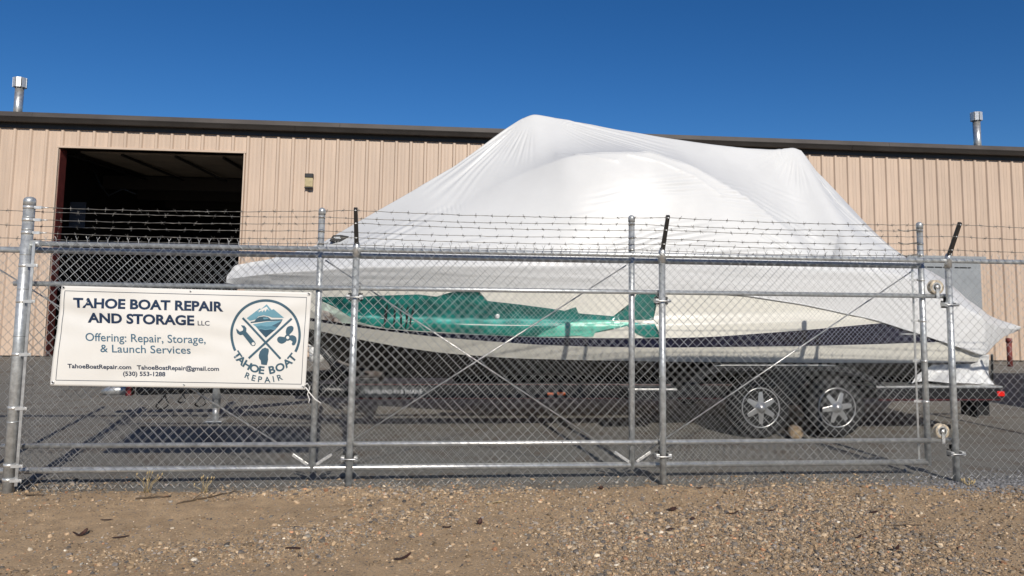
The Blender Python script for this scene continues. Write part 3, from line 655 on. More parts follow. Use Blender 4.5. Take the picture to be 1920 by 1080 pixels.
for k,(cx,w) in enumerate(((-2.95,.20),(-2.75,.12),(-2.55,.17))):
    mb=MB(); mb.tube([(cx+.10*math.sin(t*2.2)*w*3,YC-.09+.02*math.cos(t*7),.30-.17*w*5*abs(math.sin(t))) for t in np.linspace(0,3.1,22)],.009,5); build('safety_cable',mb,BLK,tr)
# winch stand with bow stop
ws_=link('winch_stand',None,tr,(-3.0,0,0))
mb=MB(); mb.tube([(-1.05,YC,.40),(-1.15,YC,.65),(-1.42,YC,.95)],.055,8); build('post',mb,BLACKSTEEL,ws_)
mb=MB(); mb.box((-1.62,YC-.09,.88),(-1.42,YC+.09,1.03)); build('winch',mb,BLACKSTEEL,ws_,.015)
mb=MB(); mb.tube([(-.75,YC-.03,.48),(-1.12,YC-.03,.62)],.03,8); build('brace',mb,BLACKSTEEL,ws_)
mb=MB(); mb.box((-.82,YC-.35,.43),(-.60,YC+.35,.50)); build('bow_cradle',mb,BLACKSTEEL,ws_,.01)
# fenders and wheels
def fender(s):
    yo=YC-s*1.235; yi=YC-s*.94; y0,y1=sorted((yo,yi))
    top=[(2.47,.50),(2.60,.60),(2.74,.69),(2.90,.738),(4.10,.742),(4.34,.72),(4.56,.63),(4.72,.52)]
    mb=MB(); n=len(top)
    inner=[(x,z-.012) for x,z in top]
    mb.prism(top+inner[::-1],y0,y1); build('fender',mb,BLACKSTEEL,tr)
    lip=[(x,z-.014) for x,z in top]; low=[(x+(.02 if x<3.5 else -.02),z-.05) for x,z in top]
    ya,yb=(yo-.0,yo+s*.008); mb=MB(); mb.prism(lip+low[::-1],*sorted((ya+s*.001,ya+s*.012))); build('fender_lip',mb,BLACKSTEEL,tr)
    mb=MB(); mb.tube([(2.86,yo-s*.004,.737),(2.95,yo-s*.004,.744),(4.05,yo-s*.004,.748),(4.15,yo-s*.004,.742)],.006,6); build('fender_trim',mb,ALU,tr)
    mb=MB(); mb.prism([(3.60,.30),(3.92,.30),(3.98,.70),(3.54,.70)],*sorted((yi-s*.03,yi-s*.01))); build('fender_skirt',mb,BLACKSTEEL,tr)
    for xa,xb in ((1.95,2.94),(4.60,6.02)):
        mb=MB(); mb.box((xa,y0,.488 if xa<3 else .515),(xb if xa>3 else 2.46,y1,.506 if xa<3 else .536)); build('step_plate',mb,ALU,tr,.004)
        mb=MB(); mb.box((xa,yo+s*.004-.006,.38 if xa>3 else .40),(xb if xa>3 else 2.46,yo+s*.004+.006,.487 if xa<3 else .514)); build('step_skirt',mb,BLACKSTEEL,tr,.003)
fender(1); fender(-1)
mb=MB(); mb.box((4.62,YC-1.243,.392),(5.98,YC-1.239,.397)); build('pinstripe',mb,REDPAINT,tr)
def wheel(x,s):
    yo=YC-s*1.215; w=link('wheel',None,tr,(x-2.0,yo-YC,.31))
    c=(x,yo,.31); k=s
    prof=[(.205,.012),(.225,.004),(.262,-.004),(.292,.012),(.307,.03),(.311,.055),(.311,.155),(.307,.18),(.292,.198),(.262,.214),(.205,.20)]
    mb=MB(); mb.lathe([(r,h*k) for r,h in prof],c,'Y',40); build('tyre',mb,RUBBER,w)
    mb=MB(); mb.lathe([(r,h*k) for r,h in [(.188,.06),(.190,.016),(.198,.006),(.206,.012),(.206,.03)]],c,'Y',40); build('rim_ring',mb,CHROME,w)
    mb=MB(); mb.lathe([(r,h*k) for r,h in [(.187,.015),(.180,.10),(.05,.12),(0,.12)]],c,'Y',32); build('barrel',mb,BLK,w)
    mb=MB()
    for q in range(6):
        a=2*math.pi*q/6+(.52 if x<3.8 else .15); ca,sa=math.cos(a),math.sin(a)
        def pt(r,t,h): return (x+r*ca-t*sa, yo+h*k, .31+r*sa+t*ca)
        n=len(mb.v); mb.v+=[pt(.05,-.030,.004),pt(.05,.030,.004),pt(.189,.019,.014),pt(.189,-.019,.014),pt(.05,-.036,.05),pt(.05,.036,.05),pt(.189,.026,.05),pt(.189,-.026,.05)]
        for f in ((0,1,2,3),(7,6,5,4),(0,4,5,1),(1,5,6,2),(2,6,7,3),(3,7,4,0)): mb.face([n+i_ for i_ in f])
    build('spokes',mb,CHROME,w,.004)
    mb=MB(); mb.lathe([(r,h*k) for r,h in [(.068,.05),(.068,.012),(.055,.0),(.042,-.008),(.036,-.02),(.0,-.024)]],c,'Y',20); build('hub_cap',mb,CHROME,w)
for s in (1,-1):
    for x in (3.354,4.18): wheel(x,s)
for x in (3.354,4.18):
    mb=MB(); mb.tube([(x,YC-1.08,.31),(x,YC+1.08,.31)],.038,10); build('axle',mb,BLACKSTEEL,tr)
# lights, flap, lettering
mb=MB(); mb.box((5.935,YC-1.262,.432),(6.018,YC-1.246,.487)); build('tail_light',mb,REDLENS,tr,.006)
mb=MB(); mb.box((5.97,YC-1.24,.40),(6.03,YC+1.24,.505)); build('rear_bumper',mb,BLACKSTEEL,tr,.006)
mb=MB(); mb.box((5.74,YC-1.20,.20),(5.76,YC-.95,.40)); build('mud_flap',mb,RUBBER,tr,.004)
mb=MB(); mb.prism([(5.70,.215),(5.96,.205),(5.96,.385),(5.70,.385)],YC-1.10,YC-1.085); build('mud_flap',mb,RUBBER,tr)
mb=MB(); mb.box((1.275,YC-.95,.398),(1.36,YC-.9365,.432)); build('marker_light',mb,AMBER,tr,.006)
mb=MB(); mb.box((1.17,YC-.944,.398),(1.235,YC-.9365,.425)); build('side_reflector',mb,AMBER,tr,.003)
mb=MB(); mb.box((-.74,YC-.940,.385),(-.05,YC-.9363,.482)); dp=build('dealer_plate',mb,SIGNGREY,tr,.002)

def text_mesh(body,size=1.0,offset=0.0,shear=0.0,spacing=1.0):
    cu=bpy.data.curves.new('t','FONT'); cu.body=body; cu.size=size; cu.offset=offset; cu.shear=shear; cu.space_character=spacing; cu.fill_mode='FRONT'; cu.resolution_u=4
    o=bpy.data.objects.new('t',cu); COL.objects.link(o); dg=bpy.context.evaluated_depsgraph_get(); dg.update()
    me=bpy.data.meshes.new_from_object(o.evaluated_get(dg)); bpy.data.objects.remove(o); bpy.data.curves.remove(cu)
    return me
def mesh_xy(me):
    a=np.zeros(len(me.vertices)*3); me.vertices.foreach_get('co',a); return a.reshape(-1,3)
CAP=mesh_xy(text_mesh('H'))[:,1].max()
me=text_mesh('TRAVELAND RV & MARINE',1,.012); a=mesh_xy(me); w=a[:,0].max()
a2=np.stack([-.70+a[:,0]/w*.58, 0*a[:,0]+(YC-.942), .415+a[:,1]/CAP*.040],-1); me.vertices.foreach_set('co',a2.ravel()); me.materials.append(LETTERGREY); me.update()
me.transform(world_of(dp).inverted()); link('lettering',me,dp)
# wheel chock
ck=thing('wheel_chock','round weathered wood block wedged between the trailer tyres','chock',(3.70,7.56,0))
mb=MB(); mb.tube([(3.70,7.47,.07),(3.70,7.60,.07)],[.070,.070],14); build('log',mb,WOOD,ck)
mb=MB(); mb.tube([(3.70,7.466,.07),(3.70,7.472,.07)],.045,12); build('cut_face',mb,mat('pale_wood',(0.30,0.22,0.13),.8,vary=.5,vscale=40),ck)

# ------------------------------------------------------------------ chain link fence
YF=5.805
def chain_link(name,parent,x0,x1,z0,z1,y,seed,r=.0016,w=.072):
    h=w/2; nw=int((x1-x0)/h); nk=int((z1-z0)/h)+1
    i=np.arange(nw)[:,None]; k=np.arange(nk)[None,:]
    par=(i+k)%2; z=z0+k*(z1-z0)/(nk-1)+0*i; x=x0+(i+par)*h
    z=np.broadcast_to(z,x.shape).copy(); x=x.astype(float)
    wob=lambda a,b,s:(fbm(x*s+a,z*s+b,1.0,3)-.45)
    yy=y+np.where(par==0,.0028,-.0028)+.020*wob(seed,seed*2,.9)
    xo=x+.011*wob(seed+5,1,1.7); z=z+.008*wob(2,seed+9,1.9)
    C=np.stack([xo,yy,z],-1)
    ang=np.arange(4)*math.pi/2+.4
    # ring frame: use +Y and the in-plane horizontal-ish normal
    ring=np.stack([np.cos(ang)*r,np.sin(ang)*r,0*ang],-1)
    V=C[:,:,None,:]+ring[None,None]*np.array([1.25,1,1])
    base=(np.arange(nw)[:,None,None]*nk+np.arange(nk-1)[None,:,None])*4; q=np.arange(4)[None,None,:]; q2=(q+1)%4
    F=np.stack([base+q,base+q2,base+4+q2,base+4+q],-1).reshape(-1,4)
    me=np_mesh(name,V,F,WIRE); me.transform(world_of(parent).inverted()); o=link(name,me,parent); tag(o,kind='stuff')
    # twisted barbs of the top selvage
    mb=MB(); top=C[:,nk-1]
    for t in range((nk)%2,nw-1,2):
        p=Vector(top[t]); 
        mb.tube([p,p+Vector((0,0,.022))],r*1.5,4,False)
        for sx_ in (-1,1):
            mb.tube([p+Vector((0,0,.018)),p+Vector((sx_*.012,random.uniform(-.008,.008),.042+random.uniform(-.004,.004)))],r,4,False)
    o=build('selvage_barbs',mb,WIRE,parent); tag(o,kind='stuff')
def barbed(parent,pts,label=None,step=.125,seed=0):
    rr=random.Random(seed); mb=MB(); P_=[Vector(p) for p in pts]; path=[]
    for a,b_ in zip(P_[:-1],P_[1:]):
        L=(b_-a).length; n=max(2,int(L/.06)); sagm=.012+.008*rr.random()
        for j in range(n):
            t=j/n; p=a.lerp(b_,t); p=p+Vector((0,.0025*math.sin(j*2.1),-sagm*4*t*(1-t)+rr.uniform(-.002,.002))); path.append(p)
    path.append(P_[-1])
    mb.tube(path,.0021,4,True)
    mb.tube([p+Vector((0,.002*math.cos(j*2.0),.002*math.sin(j*2.0))) for j,p in enumerate(path)],.0016,4,True)
    d=0; nxt=rr.uniform(.03,.1)
    for a,b_ in zip(path[:-1],path[1:]):
        L=(b_-a).length
        while d+L>nxt:
            p=a.lerp(b_,(nxt-d)/L); nxt+=step*rr.uniform(.92,1.08)
            mb.tube([p-Vector((.007,0,0)),p+Vector((.007,0,0))],.0042,5,True)
            for q in range(2):
                t=rr.uniform(.3,math.pi-.3); v=Vector((rr.uniform(-.7,.7),math.cos(t),math.sin(t)))*.018
                mb.tube([p-v+Vector((q*.005,0,0)),p+v+Vector((q*.005,0,0))],[.0012,.0012],3,False)
        d+=L
    return build('barbed_wire',mb,BARB,parent)

fence=thing('chain_link_fence','fixed galvanized chain link fence topped with three barbed wire strands','fence',(0,YF,0))
def zg(x): return float(dirt_h(np.array([x]),np.array([YF]))[0])
PX=[-.615,1.782,4.212,6.64]
mb=MB(); mb.tube([(-3.0,YF,-.06),(-3.0,YF,2.085)],.039,20); bp_=build('gate_post',mb,GALV,fence)
mb=MB(); mb.lathe([(.042,2.06),(.042,2.098),(.037,2.112),(.023,2.122),(0,2.126)],(-3.0,YF,0),sides=20); build('post_cap',mb,GALV,bp_)
for z in (.10,.20,.60,.98,1.36,1.62):
    mb=MB(); mb.lathe([(.0415,z-.011),(.0415,z+.011)],(-3.0,YF,0),sides=20); mb.box((-2.965,YF-.058,z-.011),(-2.885,YF-.050,z+.011)); mb.tube([(-2.90,YF-.066,z),(-2.90,YF-.04,z)],.008,6); build('tension_band',mb,ZINC,bp_)
for z in (.50,1.11,1.45,1.70,1.885,1.975):
    mb=MB(); mb.lathe([(.0405,z-.004),(.0405,z+.004)],(-3.0,YF,0),sides=20); build('wire_tie',mb,GALV,bp_)
for z in (2.047,1.955,1.86):
    mb=MB(); mb.lathe([(.042,z-.012),(.042,z+.012)],(-3.0,YF,0),sides=20); mb.box((-2.96,YF-.010,z-.010),(-2.912,YF+.010,z+.010)); mb.tube([(-2.915,YF,z),(-2.865,YF,z)],[.008,.004],6); build('wire_bracket',mb,ZINC,bp_)
mb=MB(); mb.box((-2.935,YF-.050,.06),(-2.915,YF-.044,1.79)); build('tension_bar',mb,GALV2,fence)
mb=MB(); mb.tube([(-2.965,YF,1.78),(-2.90,YF,1.78)],.026,12); mb.tube([(-2.9,YF,1.78),(7.3,YF,1.78)],.0195,14); build('top_rail',mb,GALV,fence)
arm_pts=[]
for i,x in enumerate(PX):
    mb=MB(); mb.tube([(x,YF,-.06),(x,YF,1.745)],.0262,16); po=build('line_post',mb,GALV,fence)
    mb=MB(); mb.tube([(x,YF,1.72),(x,YF,1.80),(x,YF-.012,1.835)],[.030,.030,.020],14); build('arm_socket',mb,GALV2,po)
    a=Vector((x,YF-.015,1.82)); tpt=Vector((x+(.0 if i<3 else 0),YF-.165,2.085))
    d=(tpt-a).normalized(); nrm=Vector((0,d.z,-d.y))
    mb=MB(); n0=len(mb.v)
    for p,wd in ((a,.017),(tpt,.014)):
        for sx_,sy in ((-1,-.5),(1,-.5),(1,.5),(-1,.5)): mb.v.append(tuple(p+Vector((sx_*wd,0,0))+nrm*sy*.022))
    for q in range(4): mb.face((q,(q+1)%4,4+(q+1)%4,4+q))
    mb.face((3,2,1,0)); mb.face((4,5,6,7)); build('barb_arm',mb,mat('dull_arm_steel',(0.035,0.034,0.033),.5,.3),po,.003)
    arm_pts.append([a.lerp(tpt,t)+nrm*-.012 for t in (.95,.60,.20)])
    mb=MB()
    for q in arm_pts[-1]: mb.lathe([(.005,-.004),(.005,.004)],q,'Y',6)
    build('wire_clip',mb,ZINC,po)
for k,z in enumerate((2.047,1.955,1.86)):
    barbed(fence,[(-2.87,YF,z)]+[tuple(a[k]) for a in arm_pts]+[(8.2,YF-.1,z)],seed=k)
chain_link('chain_link_fabric',fence,-2.92,7.2,.035,1.796,YF-.040,3)
for k,zp_ in enumerate((1.487,.318)):
    mb=MB(); mb.tube([(-3.09,5.853,zp_),(4.27,5.853,zp_)],.0185,14); build('track_pipe',mb,GALV2 if k else GALV,fence)
for i,x in enumerate(PX[:3]):
    for zp_ in (1.42,.225):
        mb=MB(); mb.box((x-.055,YF+.0275,zp_-.03),(x+.055,YF+.032,zp_+.03)).box((x-.02,YF+.032,zp_-.02),(x+.02,5.856,zp_+.06)); br=build('track_bracket',mb,BLACKSTEEL if zp_>1 else BLK,fence,.002)
        mb=MB(); mb.box((x-.062,YF-.034,zp_-.016),(x-.034,YF+.03,zp_+.016)).box((x+.034,YF-.034,zp_-.016),(x+.062,YF+.03,zp_+.016)); build('clamp',mb,ZINC,br,.002)
        mb=MB(); mb.tube([(x+.06*math.cos(a),YF-.036+.012*math.sin(a)-.0,zp_) for a in np.linspace(math.pi,2*math.pi,9)],.005,6); build('u_bolt',mb,GALV2,br)
# ---- sliding gate behind the fence
YG=5.900
gate=thing('sliding_gate','galvanized pipe sliding gate with braced mesh hanging behind the fixed fence','gate',(0,YG,0))
GX=[-5.915,-3.468,-.899,1.560,4.038]
for x in GX:
    mb=MB(); mb.tube([(x,YG,.11),(x,YG,2.075)],.0245,16); g=build('upright',mb,GALV,gate)
    mb=MB(); mb.lathe([(.028,2.05),(.028,2.08),(.024,2.095),(.013,2.104),(0,2.108)],(x,YG,0),sides=16); build('cap',mb,GALV,g)
    for z in (2.030,1.922,1.825):
        mb=MB(); mb.lathe([(.027,z-.008),(.027,z+.008)],(x,YG,0),sides=16); build('wire_band',mb,GALV2,g)
for z in (1.736,.135):
    mb=MB(); mb.tube([(GX[0],YG,z),(GX[-1],YG,z)],.0225,14); build('frame_rail',mb,GALV2 if z<1 else GALV,gate)
for k,z in enumerate((2.030,1.922,1.825)):
    barbed(gate,[(x,YG-.03,z) for x in GX],seed=10+k)
    mb=MB(); mb.tube([(GX[-1]-.03-j*.045,YG-.03+.006*(-1)**j,z+.006*(-1)**(j//2)) for j in range(5)],.004,5); build('wire_end_twist',mb,BARB,gate)
chain_link('chain_link_fabric',gate,GX[0]+.03,GX[-1]-.02,.11,1.745,YG+.034,11)
def truss(xa,za,xb,zb):
    mb=MB(); mb.tube([(xa,YG+.058,za),(xb,YG+.058,zb)],.0055,8); build('truss_rod',mb,GALV2,gate)
truss(GX[1]+.03,1.70,GX[2]-.05,.17); truss(GX[2]+.03,1.70,GX[3]-.05,.17); truss(GX[3]-.03,1.70,GX[2]+.05,.17); truss(GX[4]-.03,1.70,GX[3]+.05,.17); truss(GX[0]+.03,1.70,GX[1]-.05,.17)
for x in GX[1:4]:
    for s in (-1,1):
        d=Vector((s*.115,0,.075)); p=Vector((x+s*.03,YG-.030,.165)); mb=MB()
        nrm=Vector((-d.z,0,d.x)).normalized()*.011
        for yy in (-.004,.004): mb.v+=[tuple(p+nrm+Vector((0,yy,0))),tuple(p-nrm+Vector((0,yy,0))),tuple(p+d-nrm+Vector((0,yy,0))),tuple(p+d+nrm+Vector((0,yy,0)))]
        for f in ((0,1,2,3),(7,6,5,4),(0,4,5,1),(1,5,6,2),(2,6,7,3),(3,7,4,0)): mb.face(f)
        build('truss_strap',mb,ZINC,gate,.002)
mb=MB(); mb.box((GX[-1]-.068,YG+.026,.14),(GX[-1]-.051,YG+.031,1.72)); build('tension_bar',mb,GALV2,gate)
for z in (.30,.62,.95,1.28,1.62):
    mb=MB(); mb.lathe([(.027,z-.010),(.027,z+.010)],(GX[-1],YG,0),sides=16); mb.box((GX[-1]-.09,YG+.019,z-.010),(GX[-1]-.02,YG+.025,z+.010)); build('tension_band',mb,ZINC,gate)
for z in (1.487,.318):
    w=link('roller',None,gate,(GX[-1]+.085,-.047,z+.07))
    c=(GX[-1]+.088,5.853,z+.074); mb=MB()
    mb.lathe([(.030,-.022),(.060,-.022),(.060,-.016),(.050,-.006),(.050,.006),(.060,.016),(.060,.022),(.03,.022)],c,'Y',28); build('wheel',mb,RUSTW,w)
    mb=MB(); mb.lathe([(.040,-.0235),(.040,-.0225),(.026,-.0225)],c,'Y',20); mb.lathe([(.0,-.034),(.015,-.034),(.017,-.024),(.03,-.024)],c,'Y',16); build('hub',mb,ZINC,w)
    mb=MB(); mb.box((c[0]-.014,5.853-.032,c[2]-.095),(c[0]+.014,5.853-.0275,c[2]+.02)); build('yoke',mb,ZINC,w,.002)

# ------------------------------------------------------------------ banner
TLc,TRc,BRc,BLc=np.array((-2.700,1.476)),np.array((-.927,1.451)),np.array((-.945,.738)),np.array((-2.731,.765))
YB=5.728
def ban_y(u,v):
    u=np.asarray(u,float); v=np.asarray(v,float)
    y=-.010*np.sin(math.pi*np.clip(u,0,1))*np.sin(math.pi*np.clip(v,0,1))
    y=y+.010*np.sin(8*u+5*v)*np.sin(math.pi*np.clip(v,0,1))
    y=y+.0065*np.sin(26*(u*.55-v*.9)+1)*np.exp(-((u-.13)/.16)**2-((v-.25)/.22)**2)
    y=y+.0055*np.sin(30*(u*.5+v*.8))*np.exp(-((u-.9)/.1)**2-((v-.2)/.2)**2)
    y=y+.0055*np.sin(24*(u*.7+v*.6)+2)*np.exp(-((u-.4)/.3)**2-((v-.75)/.2)**2)+.003*np.sin(34*(u*.4-v*.8))*np.exp(-((u-.6)/.25)**2-((v-.45)/.25)**2)
    return YB+y
def ban(u,v,off=0.0):
    u=np.asarray(u,float); v=np.asarray(v,float)
    a=TLc[:,None]*(1-u)+TRc[:,None]*u; b_=BLc[:,None]*(1-u)+BRc[:,None]*u; q=a*(1-v)+b_*v
    return np.stack([q[0],ban_y(u,v)-off,q[1]],-1)
VINYL=mat('banner_vinyl',(0.66,0.645,0.605),.33,vary=.03,vscale=3,spec=.5,bump=.03,bscale=8)
INK=mat('ink_navy',(0.012,0.026,0.060),.30); INK2=mat('ink_slate',(0.055,0.125,0.185),.30); INKL=mat('ink_logo',(0.045,0.095,0.130),.30)
INKT=mat('ink_teal',(0.135,0.290,0.360),.30); INKM=mat('ink_mid_teal',(0.075,0.185,0.240),.30); INKD=mat('ink_deep',(0.022,0.060,0.090),.30)
banner=thing('advertising_banner','cream vinyl banner lettered for boat repair and storage tied to the fence','banner',(-1.83,YB,.75))
uu,vv=np.meshgrid(np.linspace(0,1,110),np.linspace(0,1,50),indexing='ij'); Pb=ban(uu.ravel(),vv.ravel())
me=np_mesh('vinyl_sheet',Pb,grid_faces(110,50),VINYL); me.transform(world_of(banner).inverted()); o=link('vinyl_sheet',me,banner); md=o.modifiers.new('t','SOLIDIFY'); md.thickness=.0015; md.offset=0
# pixel frame of the artwork: corner points of the sheet in a 1920x849 layout
CT=[np.array(p,float) for p in ((140,52),(1865,100),(1815,775),(55,748))]
def inv(px,py):
    px=np.asarray(px,float); py=np.asarray(py,float); u=np.full(px.shape,.5); v=np.full(px.shape,.5)
    for _ in range(12):
        a=[CT[0][k]*(1-u)*(1-v)+CT[1][k]*u*(1-v)+CT[2][k]*u*v+CT[3][k]*(1-u)*v for k in (0,1)]
        du=[(CT[1][k]-CT[0][k])*(1-v)+(CT[2][k]-CT[3][k])*v for k in (0,1)]; dv_=[(CT[3][k]-CT[0][k])*(1-u)+(CT[2][k]-CT[1][k])*u for k in (0,1)]
        det=du[0]*dv_[1]-du[1]*dv_[0]; ex,ey=px-a[0],py-a[1]
        u=u+(ex*dv_[1]-ey*dv_[0])/det; v=v+(du[0]*ey-du[1]*ex)/det
    return u,v
def put(me,name,pxy,material,off,parent=banner):
    u,v=inv(pxy[:,0],pxy[:,1]); P_=ban(u,v,off); me.vertices.foreach_set('co',P_.ravel()); me.materials.clear(); me.materials.append(material); me.update()
    me.transform(world_of(parent).inverted()); return link(name,me,parent)
def line_text(body,p0,p1,cap,material,bold=0.0,name='lettering'):
    me=text_mesh(body,1.0,bold); a=mesh_xy(me); x0,x1=a[:,0].min(),a[:,0].max(); t=(a[:,0]-x0)/(x1-x0)
    px=p0[0]+(p1[0]-p0[0])*t - a[:,1]/CAP*cap*(-.08)*0; py=p0[1]+(p1[1]-p0[1])*t-a[:,1]/CAP*cap
    return put(me,name,np.stack([px,py],-1),material,.0034)
line_text('TAHOE BOAT REPAIR',(218,203),(1245,231),63,INK,.036)
line_text('AND STORAGE',(313,308),(1045,327),63,INK,.036)
line_text('LLC',(1068,329),(1149,331),31,INK,.008)
line_text('Offering: Repair, Storage,',(301,437),(1119,455),54,INK2,.006)
line_text('& Launch Services',(402,515),(1013,528),52,INK2,.006)
line_text('TahoeBoatRepair.com',(178,626),(607,634),28,INK,.022)
line_text('TahoeBoatRepair@gmail.com',(645,636),(1211,645),28,INK,.022)
line_text('(530) 553-1288',(550,679),(838,683),28,INK,.022)
def poly_px(name,pts,material,off,parent=banner,sub=0):
    bm=bmesh.new(); f=bm.faces.new([bm.verts.new((x,-y,0)) for x,y in pts]); bmesh.ops.triangulate(bm,faces=[f]); bmesh.ops.recalc_face_normals(bm,faces=bm.faces)
    me=bpy.data.meshes.new(name); bm.to_mesh(me); bm.free(); a=mesh_xy(me); return put(me,name,np.stack([a[:,0],-a[:,1]],-1),material,off,parent)
def stroke(pts,w):
    pts=[np.array(p,float) for p in pts]; L=[];Q=[]
    for i,p in enumerate(pts):
        d=pts[min(i+1,len(pts)-1)]-pts[max(i-1,0)]; d/=np.linalg.norm(d); n=np.array((-d[1],d[0]))*w/2; L.append(tuple(p+n)); Q.append(tuple(p-n))
    return L+Q[::-1]
def strip_px(name,pts,w,material,off,parent):
    q=stroke(pts,w); n=len(q)//2; V=np.array(q); F=[(i,i+1,2*n-2-i,2*n-1-i) for i in range(n-1)]
    me=bpy.data.meshes.new(name); me.from_pydata([(x,-y,0) for x,y in q],[],F)
    return put(me,name,V,material,off,parent)
def seg(a,b_,n=24): return [tuple(np.array(a)*(1-t)+np.array(b_)*t) for t in np.linspace(0,1,n)]
fr_=[(163,88),(1830,135),(1788,738),(97,710)]
for k in range(4): strip_px('border_line',seg(fr_[k],fr_[(k+1)%4]),3.4,INK,.0030,banner)
# logo, drawn in its own 1023x1080 layout
def lg(p): return ((410+p[0]/5.683-80)*3.692,(540+p[1]/5.683-520)*3.692)
logo=link('logo',None,banner,(0,0,0)); tag(logo,'round logo with mountain, boat, wrench and propeller')
def lpoly(name,pts,material,lay=0): return poly_px(name,[lg(p) for p in pts],material,.0030+.0006*lay,logo)
def lstrip(name,pts,w,material,lay=0): return strip_px(name,[lg(p) for p in pts],w*3.692/5.683,material,.0030+.0006*lay,logo)
cx,cy,rr_=493,497,370
lstrip('ring',[(cx+rr_*math.cos(a),cy+rr_*math.sin(a)) for a in np.linspace(R(153),R(389),70)],27,INKL)
lpoly('mountain',[(288,318),(430,212),(445,220),(505,168),(560,230),(580,220),(692,315),(560,312),(530,298),(470,286),(415,300),(385,330),(322,346)],INKT)
lpoly('snow',[(505,192),(400,246),(425,240),(415,258),(450,235),(455,254),(480,226),(490,252),(510,216),(540,246)],VINYL,1)
lpoly('cabin',[(370,350),(395,322),(425,304),(475,297),(520,306),(548,330),(460,340)],INKL,1)
lpoly('window',[(464,312),(508,310),(528,326),(470,331)],INKT,2)
lpoly('deck_line',[(328,357),(400,347),(550,332),(677,330),(668,342),(500,350),(330,370)],INKL,1)
lpoly('hull',[(352,384),(500,358),(672,342),(655,372),(620,415),(560,402),(500,408),(440,398),(385,408)],INKT,1)
lpoly('hull_shade',[(672,342),(655,372),(620,415),(560,400),(610,375)],INKL,2)
lpoly('wave',[(385,408),(440,396),(500,408),(560,400),(622,413),(600,437),(545,430),(490,438),(440,428),(408,434)],INKM,1)
lpoly('wave',[(408,436),(440,430),(490,440),(545,432),(600,439),(575,458),(495,526),(470,502)],INKD,1)
lstrip('wave_crest',[(412,440),(440,432),(490,442),(545,434),(594,441)],6,INKT,2)
lstrip('cross_bar',seg((245,315),(655,750)),22,INKL,3); lstrip('cross_bar',seg((775,322),(310,745)),22,INKL,4)
lpoly('wrench',[(225,393),(262,398),(284,425),(282,462),(375,570),(384,592),(376,612),(352,617),(333,606),(245,495),(215,500),(185,480),(175,445),(178,428),(212,462),(245,452),(250,430)],INKL,1)
lpoly('wrench_hole',[(357+17*math.cos(a),592+17*math.sin(a)) for a in np.linspace(0,2*math.pi,16,endpoint=False)],VINYL,2)
def blob(pts,n=6):
    pts=np.array(pts,float); m=len(pts); out=[]
    for i in range(m):
        p0,p1,p2,p3=pts[i-1],pts[i],pts[(i+1)%m],pts[(i+2)%m]
        for t in np.linspace(0,1,n,endpoint=False): out.append(tuple(.5*((2*p1)+(p2-p0)*t+(2*p0-5*p1+4*p2-p3)*t*t+(3*p1-p0-3*p2+p3)*t**3)))
    return out
lpoly('propeller_blade',blob([(722,500),(712,460),(728,415),(770,400),(796,418),(788,455),(755,490),(745,505)]),INKL,1)
lpoly('propeller_blade',blob([(715,525),(680,518),(640,515),(618,540),(628,572),(665,590),(705,575),(725,548)]),INKL,1)
lpoly('propeller_blade',blob([(748,510),(785,500),(822,520),(830,560),(812,600),(788,608),(778,590),(785,570),(760,552),(740,545)]),INKL,1)
lpoly('propeller_hub',[(733+34*math.cos(a),525+34*math.sin(a)) for a in np.linspace(0,2*math.pi,20,endpoint=False)],INKL,2)
lpoly('propeller_bore',[(733+17*math.cos(a),525+17*math.sin(a)) for a in np.linspace(0,2*math.pi,16,endpoint=False)],VINYL,3)
lpoly('lake',[(487,632),(508,640),(525,645),(528,668),(518,715),(520,760),(505,817),(470,815),(444,810),(440,770),(422,745),(418,715),(430,675),(455,645)],INKL,1)
def arc_text(chars,radius,cap,bold,wid):
    for ch,deg in chars:
        me=text_mesh(ch,1.0,bold); a=mesh_xy(me); xm=(a[:,0].max()+a[:,0].min())/2; k=cap/CAP
        lx=(a[:,0]-xm)*k*wid; ly=a[:,1]*k-cap/2; t=R(deg); r_=radius-ly
        px=cx+r_*math.sin(t)+lx*math.cos(t); py=cy+r_*math.cos(t)-lx*math.sin(t)
        pts=np.array([lg(p) for p in zip(px,py)]); put(me,'lettering',pts,INKL,.0036,logo)
arc_text([('T',-54.5),('A',-44.5),('H',-32),('O',-19),('E',-6.8),('B',10.3),('O',24.2),('A',38.5),('T',49.8)],377,76,.032,1.16)
arc_text([('R',-24.3),('E',-16),('P',-7.6),('A',1.8),('I',9.8),('R',18.4)],477,60,.018,1.05)
for gx,gy in ((152,64),(1846,111),(1801,757),(76,728),(1017,92),(966,743)):
    u,v=inv(np.array([gx]),np.array([gy])); p=ban(u,v,.002)[0]; mb=MB()
    ring_r=.012 if gx in (152,1846,1801,76) else .008
    mb.lathe([(ring_r,0.0),(ring_r,-.003),(ring_r*.55,-.003),(ring_r*.5,0.0)],tuple(p),'Y',18); g=build('grommet',mb,ZINC,banner)
    mb=MB(); mb.lathe([(0,-.0008),(ring_r*.5,-.0008)],tuple(p),'Y',14); build('eyelet',mb,BLK if gx!=76 else ZINC,g)
# cord tying the banner's lower right corner
cord=thing('tie_cord','frayed white cord tying the lower right banner corner to the fence','cord',(-.93,YB,.74))
q=ban(*inv(np.array([1801]),np.array([757])),.006)[0]
mb=MB(); mb.tube([q+np.array(d) for d in ((0,0,0),(.03,-.012,.03),(.05,-.008,.0),(.035,-.006,-.05),(.05,-.004,-.09),(.045,-.006,-.115))],.0035,5); build('loop',mb,STRING,cord)
mb=MB(); mb.tube([q+np.array(d) for d in ((.02,-.010,.0),(.05,-.012,-.04),(.09,-.012,-.085),(.135,-.01,-.115))],.0042,5); build('tail',mb,STRING,cord)

